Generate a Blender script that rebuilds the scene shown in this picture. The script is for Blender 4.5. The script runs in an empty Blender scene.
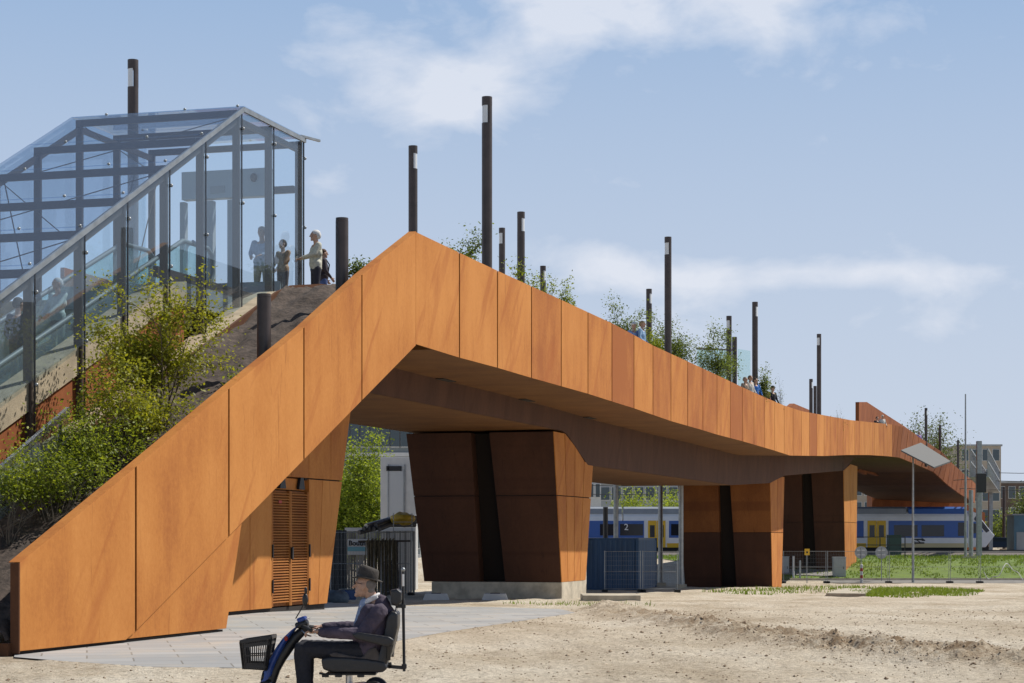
import bpy, bmesh, math, random
from mathutils import Vector, Matrix, noise
R = math.radians
rnd = random.Random(7)
sc = bpy.context.scene
col = sc.collection

# ------------------------------------------------------------------ camera
F = 2000.0; HZ = 537.0; CX = 512.0; EYE = 1.6
cd = bpy.data.cameras.new('camera'); cam = bpy.data.objects.new('camera', cd); col.objects.link(cam)
cam.location = (0, 0, EYE); cam.rotation_euler = (R(90), 0, 0)
cd.sensor_width = 36; cd.lens = F/1024*36
cd.shift_y = (HZ-341.5)/1024
cd.clip_start = 0.5; cd.clip_end = 6000
sc.camera = cam
# ------------------------------------------------------------------ sun and sky
SUN_EL, SUN_AZ = 52.0, 26.0           # azimuth measured from +X towards +Y
sd = Vector((math.cos(R(SUN_EL))*math.cos(R(SUN_AZ)), math.cos(R(SUN_EL))*math.sin(R(SUN_AZ)), math.sin(R(SUN_EL))))
sl = bpy.data.lights.new('sun', 'SUN'); sun = bpy.data.objects.new('sun', sl); col.objects.link(sun)
sl.energy = 5.0; sl.angle = R(0.53); sl.color = (1.0, 0.95, 0.87)
sun.rotation_euler = (-sd).to_track_quat('-Z', 'Y').to_euler()
sun.location = (30, -10, 60)
world = bpy.data.worlds.new('World'); sc.world = world; world.use_nodes = True
SKY_STRENGTH = 0.055
def build_world():
    nt = world.node_tree; N = nt.nodes; L = nt.links; N.clear()
    out = N.new('ShaderNodeOutputWorld'); bg = N.new('ShaderNodeBackground'); bg.inputs['Strength'].default_value = SKY_STRENGTH
    sky = N.new('ShaderNodeTexSky'); sky.sky_type = 'NISHITA'; sky.sun_disc = False
    sky.sun_elevation = R(SUN_EL); sky.sun_rotation = R(90-SUN_AZ)
    sky.air_density = 1.0; sky.dust_density = 1.0; sky.ozone_density = 2.5; sky.altitude = 0
    tc = N.new('ShaderNodeTexCoord'); sep = N.new('ShaderNodeSeparateXYZ'); L.new(tc.outputs['Generated'], sep.inputs[0])
    def m(op, a, b=None, clamp=False):
        n = N.new('ShaderNodeMath'); n.operation = op; n.use_clamp = clamp
        for i, v in enumerate((a, b)):
            if v is None: continue
            if isinstance(v, (int, float)): n.inputs[i].default_value = v
            else: L.new(v, n.inputs[i])
        return n.outputs[0]
    az = m('ARCTAN2', sep.outputs['X'], sep.outputs['Y']); el = m('ARCSINE', sep.outputs['Z'])
    comb = N.new('ShaderNodeCombineXYZ'); L.new(m('MULTIPLY', az, 9.0), comb.inputs[0]); L.new(m('MULTIPLY', el, 17.0), comb.inputs[1])
    nz = N.new('ShaderNodeTexNoise'); nz.inputs['Scale'].default_value = 1.9; nz.inputs['Detail'].default_value = 8; nz.inputs['Roughness'].default_value = 0.56
    nz.inputs['Distortion'].default_value = 0.25
    L.new(comb.outputs[0], nz.inputs['Vector'])
    # clouds lie at a few bearings and elevations
    total = None
    for (px, py, wx, wy, amp) in ((710, 8, 140, 54, .56), (540, -4, 100, 30, .42), (400, 82, 92, 44, .54), (480, 92, 60, 30, .26), (590, 262, 54, 26, .42), (670, 282, 80, 20, .3),
                                  (820, 278, 110, 13, .46), (322, 190, 22, 24, .3), (1012, 0, 34, 24, .4), (850, 318, 260, 26, .24), (980, 285, 70, 18, .16), (600, 150, 400, 130, .04)):
        a0 = math.atan((px-CX)/F); e0 = math.atan((HZ-py)/F)
        dx = m('DIVIDE', m('SUBTRACT', az, a0), wx/F); dy = m('DIVIDE', m('SUBTRACT', el, e0), wy/F)
        d2 = m('ADD', m('MULTIPLY', dx, dx), m('MULTIPLY', dy, dy))
        g = m('MULTIPLY', m('POWER', 2.718, m('MULTIPLY', d2, -0.8)), amp)
        total = g if total is None else m('ADD', total, g)
    total = m('MINIMUM', total, 0.5)
    nn = m('MULTIPLY', m('SUBTRACT', nz.outputs['Fac'], 0.5), 1.15)
    dens = m('MULTIPLY', m('SUBTRACT', m('ADD', nn, total), 0.185), 2.7, True)
    dens = m('MULTIPLY', dens, 0.70)
    # thin veil towards the skyline
    hs = N.new('ShaderNodeHueSaturation'); hs.inputs['Saturation'].default_value = 1.15; L.new(sky.outputs[0], hs.inputs['Color'])
    grad = N.new('ShaderNodeMixRGB'); grad.inputs['Color1'].default_value = (11.0, 12.4, 14.8, 1); grad.inputs['Color2'].default_value = (5.7, 8.6, 13.2, 1)
    L.new(m('POWER', m('DIVIDE', m('MAXIMUM', el, 0.0), 0.29, True), 1.7), grad.inputs['Fac'])
    veil = N.new('ShaderNodeMixRGB'); L.new(grad.outputs[0], veil.inputs['Color2'])
    L.new(m('MULTIPLY', m('DIVIDE', m('SUBTRACT', 0.56, m('ABSOLUTE', el)), 0.24, True), .92), veil.inputs['Fac'])
    L.new(hs.outputs[0], veil.inputs['Color1'])
    mix = N.new('ShaderNodeMixRGB'); mix.inputs['Color2'].default_value = (15.2, 15.6, 16.8, 1)
    L.new(veil.outputs[0], mix.inputs['Color1']); L.new(dens, mix.inputs['Fac'])
    L.new(mix.outputs[0], bg.inputs['Color']); L.new(bg.outputs[0], out.inputs['Surface'])
build_world()
sc.view_settings.view_transform = 'Standard'; sc.view_settings.look = 'None'
sc.view_settings.exposure = 0.0; sc.view_settings.gamma = 1.0; sc.view_settings.use_curve_mapping = False
sc.render.engine = 'CYCLES'
sc.cycles.use_denoising = True
sc.cycles.max_bounces = 10; sc.cycles.transparent_max_bounces = 24; sc.cycles.diffuse_bounces = 4

# ------------------------------------------------------------------ helpers
def at(x, y, Y):
    return Vector(((x-CX)/F*Y, Y, EYE-(y-HZ)/F*Y))
SX, SY = 0.2772, 0.9608            # unit vector along the bridge
A0 = -14.5
def B(s, r, z):                    # bridge coordinates: along, to the left, up
    return Vector((A0 + SX*s - SY*r, SY*s + SX*r, z))
def Yx(x, r=0.0):                  # depth of bridge line r at bearing x
    return F*(-A0 + r/SY)/(CX+F*SX/SY-x)
def sx(x, r=0.0):
    return (Yx(x, r)-SX*r)/SY
def zx(x, y, r=0.0):
    return EYE-(y-HZ)/F*Yx(x, r)
def lerp(pts, t):
    if t <= pts[0][0]: return pts[0][1]
    for (a, va), (b, vb) in zip(pts, pts[1:]):
        if t <= b: return va+(vb-va)*(t-a)/(b-a)
    return pts[-1][1]

class MB:
    """collects shapes, links them as one mesh"""
    def __init__(self): self.v = []; self.f = []; self.pv = []; self.mi = []; self.cur = 0.5; self.m = 0; self.sm = []
    def add(self, vs, fs, smooth=False):
        o = len(self.v); self.v += [tuple(p) for p in vs]
        for f in fs:
            self.f.append(tuple(o+i for i in f)); self.pv.append(self.cur); self.mi.append(self.m); self.sm.append(smooth)
    def hexa(self, p):      # 8 corners: bottom 0-3, top 4-7
        self.add(p, [(0,3,2,1), (4,5,6,7), (0,1,5,4), (1,2,6,5), (2,3,7,6), (3,0,4,7)])
    def box(self, c, size, rot=0.0, rx=0.0, ry=0.0):
        M = Matrix.Translation(c) @ Matrix.Rotation(rot, 4, 'Z') @ Matrix.Rotation(rx, 4, 'X') @ Matrix.Rotation(ry, 4, 'Y')
        x, y, z = size[0]/2, size[1]/2, size[2]/2
        self.hexa([M @ Vector(q) for q in ((-x,-y,-z), (x,-y,-z), (x,y,-z), (-x,y,-z), (-x,-y,z), (x,-y,z), (x,y,z), (-x,y,z))])
    def bar(self, a, b, w, h=None):
        a = Vector(a); b = Vector(b); h = h or w; d = (b-a).normalized()
        u = d.cross(Vector((0,0,1)))
        if u.length < 1e-3: u = Vector((1,0,0))
        u.normalize(); n = u.cross(d).normalized()
        p = []
        for e in (a, b):
            p += [e-u*w/2-n*h/2, e+u*w/2-n*h/2, e+u*w/2+n*h/2, e-u*w/2+n*h/2]
        self.add(p, [(0,3,2,1), (4,5,6,7), (0,1,5,4), (1,2,6,5), (2,3,7,6), (3,0,4,7)])
    def tube(self, pts, rad, n=8, caps=True):
        pts = [Vector(p) for p in pts]; rr = rad if isinstance(rad, (list, tuple)) else [rad]*len(pts)
        vs = []; prev = None
        for i, p in enumerate(pts):
            d = (pts[min(i+1, len(pts)-1)]-pts[max(i-1, 0)])
            d = d.normalized() if d.length > 1e-9 else Vector((0,0,1))
            if prev is None:
                u = d.cross(Vector((0,1,0.01)))
                if u.length < .05: u = d.cross(Vector((1,0,0)))
            else: u = prev-d*prev.dot(d)
            u.normalize(); prev = u; w = d.cross(u)
            vs += [p+(u*math.cos(2*math.pi*k/n)+w*math.sin(2*math.pi*k/n))*rr[i] for k in range(n)]
        fs = []
        for i in range(len(pts)-1):
            for k in range(n):
                fs.append((i*n+k, i*n+(k+1)%n, (i+1)*n+(k+1)%n, (i+1)*n+k))
        self.add(vs, fs, True)
        if caps:
            self.add(vs[:n], [tuple(reversed(range(n)))]); self.add(vs[-n:], [tuple(range(n))])
    def prism(self, poly, fn0, fn1):      # poly of 2D points, two mappings to 3D
        n = len(poly); a = [fn0(*q) for q in poly]; b = [fn1(*q) for q in poly]
        self.add(a+b, [tuple(range(n)), tuple(reversed(range(n, 2*n)))]+[(i, n+i, n+(i+1)%n, (i+1)%n) for i in range(n)])
    def plate(self, poly, r, t):          # bridge plate: (s,z) polygon, outer face at r
        self.prism(poly, lambda s, z: B(s, r, z), lambda s, z: B(s, r+t, z))
    def ell(self, c, rad, nu=16, nv=10, M=None):
        vs = []; fs = []
        for j in range(nv+1):
            t = math.pi*j/nv
            for i in range(nu):
                p = 2*math.pi*i/nu
                q = Vector((rad[0]*math.sin(t)*math.cos(p), rad[1]*math.sin(t)*math.sin(p), rad[2]*math.cos(t)))
                if M is not None: q = M @ q
                vs.append(Vector(c)+q)
        for j in range(nv):
            for i in range(nu):
                fs.append((j*nu+i, (j+1)*nu+i, (j+1)*nu+(i+1)%nu, j*nu+(i+1)%nu))
        self.add(vs, fs, True)
    def caps(self, a, b, ra, rb, n=10):
        a = Vector(a); b = Vector(b); d = (b-a); L = d.length; d = d/L if L > 1e-6 else Vector((0,0,1))
        pts = []; rr = []
        for k in range(1, 4):
            t = math.pi/2*k/4; pts.append(a-d*ra*math.cos(t)); rr.append(ra*math.sin(t))
        pts.append(a); rr.append(ra); pts.append(b); rr.append(rb)
        for k in range(3, 0, -1):
            t = math.pi/2*k/4; pts.append(b+d*rb*math.cos(t)); rr.append(rb*math.sin(t))
        self.tube(pts, rr, n)
    def build(self, name, mats, parent=None, bevel=0.0, fix=True):
        me = bpy.data.meshes.new(name); me.from_pydata(self.v, [], self.f)
        mats = mats if isinstance(mats, (list, tuple)) else [mats]
        for mm in mats: me.materials.append(mm)
        me.polygons.foreach_set('material_index', self.mi); me.polygons.foreach_set('use_smooth', self.sm)
        at_ = me.attributes.new('pv', 'FLOAT', 'FACE'); at_.data.foreach_set('value', self.pv)
        if fix and len(self.f) < 60000:
            bm = bmesh.new(); bm.from_mesh(me); bmesh.ops.recalc_face_normals(bm, faces=bm.faces); bm.to_mesh(me); bm.free()
        o = bpy.data.objects.new(name, me); col.objects.link(o)
        if parent is not None:
            o.parent = parent; o.matrix_parent_inverse = Matrix.Translation(-parent_loc(parent))
        if bevel:
            b = o.modifiers.new('bevel', 'BEVEL'); b.width = bevel; b.segments = 2; b.limit_method = 'ANGLE'
        return o
def parent_loc(p):
    return Vector((0, 0, 0)) if p.type == 'MESH' else Vector(p.location)
def tag(o, label=None, cat=None, group=None, kind=None):
    if label: o['label'] = label
    if cat: o['category'] = cat
    if group: o['group'] = group
    if kind: o['kind'] = kind
    return o
def text_mesh(name, body, size, loc, m, parent, bold=.006):
    cu = bpy.data.curves.new(name, 'FONT'); cu.body = body; cu.size = size; cu.extrude = .003; cu.offset = bold; cu.materials.append(m)
    tmp = bpy.data.objects.new(name, cu); col.objects.link(tmp); dg = bpy.context.evaluated_depsgraph_get(); dg.update()
    me = bpy.data.meshes.new_from_object(tmp.evaluated_get(dg)); bpy.data.objects.remove(tmp)
    me.transform(Matrix.Translation(loc) @ Matrix.Rotation(R(90), 4, 'X'))
    o = bpy.data.objects.new(name, me); col.objects.link(o); o.parent = parent; o.matrix_parent_inverse = Matrix.Translation(-parent_loc(parent)); return o
def thing(name, loc, label, cat, group=None):
    o = bpy.data.objects.new(name, None); col.objects.link(o); o.location = loc; o.empty_display_size = .2
    return tag(o, label, cat, group)
def copy_tree(o, parent=None):
    c = o.copy(); col.objects.link(c)
    if parent is not None: c.parent = parent
    for ch in list(o.children): copy_tree(ch, c)
    return c

# ------------------------------------------------------------------ materials
def mat(name, base, rough=.6, metal=0.0, var=0.0, vscale=4.0, bump=0.0, bscale=30.0, spec=.5, streak=False, pv=0.0, base2=None, detail=6, obj_coords=True):
    m = bpy.data.materials.new(name); m.use_nodes = True; nt = m.node_tree; N = nt.nodes; L = nt.links
    p = N['Principled BSDF']; p.inputs['Roughness'].default_value = rough; p.inputs['Metallic'].default_value = metal
    p.inputs['Specular IOR Level'].default_value = spec
    base = tuple(base)+(1,)
    p.inputs['Base Color'].default_value = base
    if var or base2 or bump or pv:
        geo = N.new('ShaderNodeNewGeometry'); vec = geo.outputs['Position']
        mp = N.new('ShaderNodeMapping'); L.new(vec, mp.inputs['Vector'])
        if streak: mp.inputs['Scale'].default_value = (1, 1, .12)
        nz = N.new('ShaderNodeTexNoise'); nz.inputs['Scale'].default_value = vscale; nz.inputs['Detail'].default_value = detail; nz.inputs['Roughness'].default_value = .6
        L.new(mp.outputs[0], nz.inputs['Vector'])
        c2 = tuple(base2)+(1,) if base2 else tuple(max(0, c*(1-var)) for c in base[:3])+(1,)
        rp = N.new('ShaderNodeValToRGB'); rp.color_ramp.elements[0].position = .36; rp.color_ramp.elements[1].position = .64
        rp.color_ramp.elements[0].color = c2; rp.color_ramp.elements[1].color = base
        fac = nz.outputs['Fac']
        if pv:
            a = N.new('ShaderNodeAttribute'); a.attribute_name = 'pv'
            ad = N.new('ShaderNodeMath'); ad.operation = 'MULTIPLY_ADD'; L.new(a.outputs['Fac'], ad.inputs[0]); ad.inputs[1].default_value = pv
            sb = N.new('ShaderNodeMath'); sb.operation = 'SUBTRACT'; L.new(fac, sb.inputs[0]); sb.inputs[1].default_value = pv*.5
            L.new(sb.outputs[0], ad.inputs[2]); fac = ad.outputs[0]
        L.new(fac, rp.inputs['Fac']); L.new(rp.outputs[0], p.inputs['Base Color'])
        if bump:
            n2 = N.new('ShaderNodeTexNoise'); n2.inputs['Scale'].default_value = bscale; n2.inputs['Detail'].default_value = 5
            L.new(vec, n2.inputs['Vector'])
            bp = N.new('ShaderNodeBump'); bp.inputs['Strength'].default_value = bump; bp.inputs['Distance'].default_value = .02
            L.new(n2.outputs['Fac'], bp.inputs['Height']); L.new(bp.outputs[0], p.inputs['Normal'])
    return m

def corten(name, light, mid, dark, pvs=.5, rough=.78):
    m = bpy.data.materials.new(name); m.use_nodes = True; nt = m.node_tree; N = nt.nodes; L = nt.links
    p = N['Principled BSDF']; p.inputs['Roughness'].default_value = rough; p.inputs['Specular IOR Level'].default_value = .25
    geo = N.new('ShaderNodeNewGeometry'); pos = geo.outputs['Position']
    def nz(scale, sc3, detail=5, rough_=.55, dist=0):
        mp = N.new('ShaderNodeMapping'); mp.inputs['Scale'].default_value = sc3; L.new(pos, mp.inputs['Vector'])
        n = N.new('ShaderNodeTexNoise'); n.inputs['Scale'].default_value = scale; n.inputs['Detail'].default_value = detail
        n.inputs['Roughness'].default_value = rough_; n.inputs['Distortion'].default_value = dist
        L.new(mp.outputs[0], n.inputs['Vector']); return n.outputs['Fac']
    def ma(op, a, b, c=None, clamp=False):
        n = N.new('ShaderNodeMath'); n.operation = op; n.use_clamp = clamp
        for i, v in enumerate((a, b, c)):
            if v is None: continue
            if isinstance(v, (int, float)): n.inputs[i].default_value = v
            else: L.new(v, n.inputs[i])
        return n.outputs[0]
    big = nz(.9, (1, 1, .55), 4); stk = nz(4.5, (1, 1, .06), 4, .6); fine = nz(14, (1, 1, .85), 7, .75)
    at_ = N.new('ShaderNodeAttribute'); at_.attribute_name = 'pv'
    f = ma('MULTIPLY', big, .70); f = ma('MULTIPLY_ADD', stk, .16, f); f = ma('MULTIPLY_ADD', fine, .44, f)
    f = ma('MULTIPLY_ADD', ma('SUBTRACT', at_.outputs['Fac'], .5), pvs, f)
    rp = N.new('ShaderNodeValToRGB'); e = rp.color_ramp.elements
    e[0].position = .40; e[0].color = tuple(dark)+(1,); e[1].position = .84; e[1].color = tuple(light)+(1,)
    k = e.new(.64); k.color = tuple(mid)+(1,)
    L.new(f, rp.inputs['Fac'])
    # narrow run-off stains
    dr = nz(2.6, (2.4, 2.4, .20), 4, .6, 1.6)
    d1 = ma('MULTIPLY', ma('SUBTRACT', dr, .61, clamp=True), 9.0, clamp=True)
    d2 = ma('MULTIPLY', d1, .55)
    mx = N.new('ShaderNodeMixRGB'); mx.blend_type = 'MIX'; L.new(d2, mx.inputs['Fac']); L.new(rp.outputs[0], mx.inputs['Color1'])
    mx.inputs['Color2'].default_value = tuple(c*.8 for c in dark)+(1,)
    sp_ = N.new('ShaderNodeSeparateXYZ'); L.new(pos, sp_.inputs[0])
    ss_ = ma('ADD', ma('MULTIPLY', sp_.outputs[0], .2772), ma('MULTIPLY', sp_.outputs[1], .9608)); zz_ = sp_.outputs[2]
    cv = N.new('ShaderNodeCombineXYZ'); L.new(ma('MULTIPLY', ma('ADD', ma('MULTIPLY', ss_, .62), ma('MULTIPLY', zz_, .78)), .16), cv.inputs[0]); L.new(ma('MULTIPLY', ma('SUBTRACT', ma('MULTIPLY', zz_, .62), ma('MULTIPLY', ss_, .78)), 1.1), cv.inputs[1])
    n4 = N.new('ShaderNodeTexNoise'); n4.inputs['Scale'].default_value = 1.3; n4.inputs['Detail'].default_value = 4; n4.inputs['Distortion'].default_value = .5; L.new(cv.outputs[0], n4.inputs['Vector'])
    d4 = ma('MULTIPLY', ma('MULTIPLY', ma('SUBTRACT', n4.outputs['Fac'], .565, clamp=True), 12.0, clamp=True), .42)
    m4 = N.new('ShaderNodeMixRGB'); L.new(d4, m4.inputs['Fac']); L.new(mx.outputs[0], m4.inputs['Color1']); m4.inputs['Color2'].default_value = (dark[0], dark[1]*.85, dark[2]*.8, 1); mx = m4
    L.new(mx.outputs[0], p.inputs['Base Color'])
    bp = N.new('ShaderNodeBump'); bp.inputs['Strength'].default_value = .25; bp.inputs['Distance'].default_value = .01
    L.new(fine, bp.inputs['Height']); L.new(bp.outputs[0], p.inputs['Normal'])
    return m
def glass(name, tint, refl=1.0, ior=1.5, milk=0.0):
    m = bpy.data.materials.new(name); m.use_nodes = True; nt = m.node_tree; N = nt.nodes; L = nt.links; N.clear()
    out = N.new('ShaderNodeOutputMaterial'); tr = N.new('ShaderNodeBsdfTransparent'); tr.inputs[0].default_value = tuple(tint)+(1,)
    gl = N.new('ShaderNodeBsdfGlossy'); gl.inputs['Roughness'].default_value = .02; gl.inputs['Color'].default_value = (.9, .95, 1, 1)
    fr = N.new('ShaderNodeFresnel'); fr.inputs['IOR'].default_value = ior
    mx = N.new('ShaderNodeMixShader'); ml = N.new('ShaderNodeMath'); ml.operation = 'MULTIPLY'; ml.inputs[1].default_value = refl; ml.use_clamp = True
    L.new(fr.outputs[0], ml.inputs[0]); gq = N.new('ShaderNodeNewGeometry'); iv = N.new('ShaderNodeMath'); iv.operation = 'SUBTRACT'; iv.inputs[0].default_value = 1; L.new(gq.outputs['Backfacing'], iv.inputs[1])
    m3 = N.new('ShaderNodeMath'); m3.operation = 'MULTIPLY'; L.new(iv.outputs[0], m3.inputs[0]); L.new(ml.outputs[0], m3.inputs[1]); L.new(m3.outputs[0], mx.inputs[0]); L.new(tr.outputs[0], mx.inputs[1]); L.new(gl.outputs[0], mx.inputs[2])
    last = mx
    if milk:
        df = N.new('ShaderNodeBsdfDiffuse'); df.inputs[0].default_value = (.75, .82, .9, 1)
        m2 = N.new('ShaderNodeMixShader'); m2.inputs[0].default_value = milk; L.new(mx.outputs[0], m2.inputs[1]); L.new(df.outputs[0], m2.inputs[2]); last = m2
    L.new(last.outputs[0], out.inputs['Surface']); return m
def leafmat(name, c1, c2, trans=.35):
    m = bpy.data.materials.new(name); m.use_nodes = True; nt = m.node_tree; N = nt.nodes; L = nt.links; N.clear()
    out = N.new('ShaderNodeOutputMaterial'); a = N.new('ShaderNodeAttribute'); a.attribute_name = 'pv'
    rp = N.new('ShaderNodeValToRGB'); rp.color_ramp.elements[0].color = tuple(c1)+(1,); rp.color_ramp.elements[1].color = tuple(c2)+(1,)
    L.new(a.outputs['Fac'], rp.inputs[0])
    d = N.new('ShaderNodeBsdfPrincipled'); d.inputs['Roughness'].default_value = .5; d.inputs['Specular IOR Level'].default_value = .3; L.new(rp.outputs[0], d.inputs['Base Color'])
    t = N.new('ShaderNodeBsdfTranslucent'); 
    hs = N.new('ShaderNodeMixRGB'); hs.blend_type = 'MULTIPLY'; hs.inputs[0].default_value = 1; hs.inputs[2].default_value = (1.3, 1.25, .5, 1)
    L.new(rp.outputs[0], hs.inputs[1]); L.new(hs.outputs[0], t.inputs[0])
    mx = N.new('ShaderNodeMixShader'); mx.inputs[0].default_value = trans; L.new(d.outputs[0], mx.inputs[1]); L.new(t.outputs[0], mx.inputs[2])
    L.new(mx.outputs[0], out.inputs['Surface']); return m

M_FAC = corten('weathered steel orange', (.55, .228, .056), (.475, .182, .040), (.33, .105, .024), .8)
M_FACR = corten('weathered steel reddish shade', (.34, .115, .040), (.27, .087, .030), (.18, .055, .022), .3)  # redder rust tone, also darkened in colour for weaker sunlight
M_SOFF = corten('weathered steel soffit shade', (.19, .088, .026), (.155, .068, .020), (.10, .040, .014), .3)  # facade steel with underside shade and warm bounce light put into the colour
M_GIRD = corten('weathered steel girder shade', (.115, .052, .030), (.088, .040, .024), (.06, .027, .017), .5)  # facade steel darkened in colour for the shade below the overhang
M_DARK = corten('weathered steel brown shade', (.13, .056, .026), (.10, .043, .021), (.07, .030, .016), .3)  # darker copy of the facade steel, shade of sunless faces in the colour
M_PIER = corten('weathered steel pier shade', (.085, .036, .020), (.066, .028, .016), (.045, .020, .013), .3)  # facade steel again, pier front shade painted into a darker colour
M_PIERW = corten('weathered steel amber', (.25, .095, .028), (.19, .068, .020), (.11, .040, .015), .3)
M_GAP = mat('joint shadow steel', (.02, .014, .011), .9)
M_CONC = mat('concrete pale', (.56, .50, .39), .9, var=.35, vscale=2.5, bump=.3, bscale=25)
M_CONCT = mat('concrete tan', (.47, .385, .265), .9, var=.3, vscale=3, bump=.3)
M_SOIL = mat('planting soil', (.105, .078, .062), .95, var=.6, vscale=7, bump=1.0, bscale=14, detail=9)
M_LAMP = mat('lamp column bronze', (.085, .066, .060), .45, .3, var=.25, vscale=3, spec=.5)
M_LENS = mat('lamp lens frosted', (.72, .74, .75), .25)
M_POST = mat('canopy steel brown', (.082, .062, .053), .5, .2, var=.25, vscale=2)
M_SKIRT = mat('grey coated steel', (.33, .35, .36), .45, .1, var=.12, vscale=2)
M_GALV = mat('galvanised steel', (.36, .38, .39), .45, .6, var=.25, vscale=5)
M_STEEL = mat('stainless steel', (.6, .6, .6), .28, .9)
M_GLASS = glass('canopy glass', (.87, .93, .965), 1.25, milk=.025)
M_GROOF = glass('roof glass', (.84, .895, .955), 1.3, milk=.05)
M_GGREEN = glass('green edge glass', (.78, .90, .87), 1.1, milk=.08)
M_HRAIL = mat('grey rubber handrail', (.16, .18, .18), .5)
M_BLACK = mat('black plastic', (.018, .018, .020), .42, spec=.5)
M_RUB = mat('black rubber', (.02, .02, .02), .8)
M_VINYL = mat('black vinyl', (.022, .022, .025), .38, var=.2, vscale=20, bump=.15, bscale=60)
M_BLUE = mat('blue metallic paint', (.03, .075, .30), .25, .2)
M_RED = mat('red reflector', (.35, .03, .015), .6)
M_BARK = mat('twig bark', (.12, .085, .06), .9, var=.4, vscale=12)
M_BARKG = mat('pale bark', (.26, .22, .17), .9, var=.4, vscale=12)
M_LEAFA = leafmat('shrub leaves', (.11, .13, .014), (.42, .42, .05), .45)
M_LEAFB = leafmat('green shrub leaves', (.10, .14, .016), (.37, .43, .055), .45)
M_LEAFC = leafmat('grey green leaves', (.07, .105, .03), (.21, .27, .07), .42)
M_LEAFD = leafmat('tree leaves', (.13, .19, .02), (.36, .43, .07), .5)
M_LEAFF = leafmat('far tree leaves', (.05, .075, .025), (.15, .19, .06))
M_GRASS = leafmat('grass blades', (.12, .18, .025), (.20, .28, .035), .4)
M_WHITE = mat('white paint', (.62, .63, .63), .45, var=.1, vscale=3)
M_ORANGEWOOD = corten('louvre steel orange', (.42, .17, .04), (.34, .125, .03), (.22, .075, .02), .4)

# ------------------------------------------------------------------ terrain
GP = [(-200, -.1), (20, -.1), (27, 0), (42, .02), (65, -.42), (110, -1.15), (128, -1.34), (139, -.30), (150, -.06), (176, .03), (184, .12), (400, .12), (5000, .12)]
def g0(Y): return lerp(GP, Y)
def ground_px(x, y):
    Y = 30.0
    for _ in range(60):
        Y = .5*Y+.5*(EYE-g0(Y))*F/max(y-HZ, 4)
    return Vector(((x-CX)/F*Y, Y, g0(Y)))
RIDGE = [ground_px(*q) for q in ((600, 611), (650, 619), (700, 628), (760, 637), (810, 645), (850, 650), (900, 652), (950, 657), (1030, 664), (1200, 680))]
PAVE_PX = [(14, 657), (60, 661), (150, 667), (243, 668), (340, 652), (440, 633), (575, 613), (560, 609), (480, 607), (400, 606), (335, 603), (250, 596), (130, 610), (20, 640)]
PAVE = [ground_px(*q) for q in PAVE_PX]
def inside(poly, x, y):
    c = False; n = len(poly)
    for i in range(n):
        a, b = poly[i], poly[i-1]
        if (a.y > y) != (b.y > y) and x < (b.x-a.x)*(y-a.y)/(b.y-a.y)+a.x: c = not c
    return c
def dline(poly, x, y, closed=False):
    best = 1e9; n = len(poly)
    for i in range(n-(0 if closed else 1)):
        a, b = poly[i], poly[(i+1) % n]; dx, dy = b.x-a.x, b.y-a.y
        t = max(0, min(1, ((x-a.x)*dx+(y-a.y)*dy)/(dx*dx+dy*dy+1e-9)))
        d = math.hypot(x-a.x-t*dx, y-a.y-t*dy)
        best = min(best, d)
    return best
def ground_h(X, Y):
    z = g0(Y)
    if not (10 < Y < 180) or abs(X) > Y: return z
    amp = 1.0 if Y < 122 else max(0, 1-(Y-122)/6)
    n = noise.fractal(Vector((X*.35, Y*.16, 0)), 1.0, 2.0, 3)*.07
    n += noise.fractal(Vector((X*1.6, Y*.9, 3)), .9, 2.0, 4)*.030
    n += noise.fractal(Vector((X*6, Y*4, 8)), .8, 2.0, 3)*.010
    if Y < 60:
        d = dline(RIDGE, X, Y)
        if d < 4:
            k = math.exp(-(d/.75)**2)
            wob = .65+.55*noise.fractal(Vector((X*1.3, Y*1.3, 20)), .8, 2.0, 4)
            n += .23*k*wob + k*.09*noise.fractal(Vector((X*7, Y*5, 5)), .6, 2.0, 3)
        # wheel ruts
        n += -.035*math.exp(-((math.sin(X*.55+Y*.5+noise.noise(Vector((X*.2, Y*.2, 0)))))/.12)**2)*max(0, min(1, (X-0)/2))
    ins = inside(PAVE, X, Y); dp = dline(PAVE, X, Y, True) if Y < 60 else 9
    if ins: n = -.010
    elif dp < .8: n = n*(dp/.8)+.006*(1-dp/.8)
    # ground by the stair wall and doors stays level
    rloc = -( (X-A0)*SY - Y*SX )
    if Y < 60 and -.8 < rloc < 9: n = min(n, -.02)
    return z+n*amp
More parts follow.
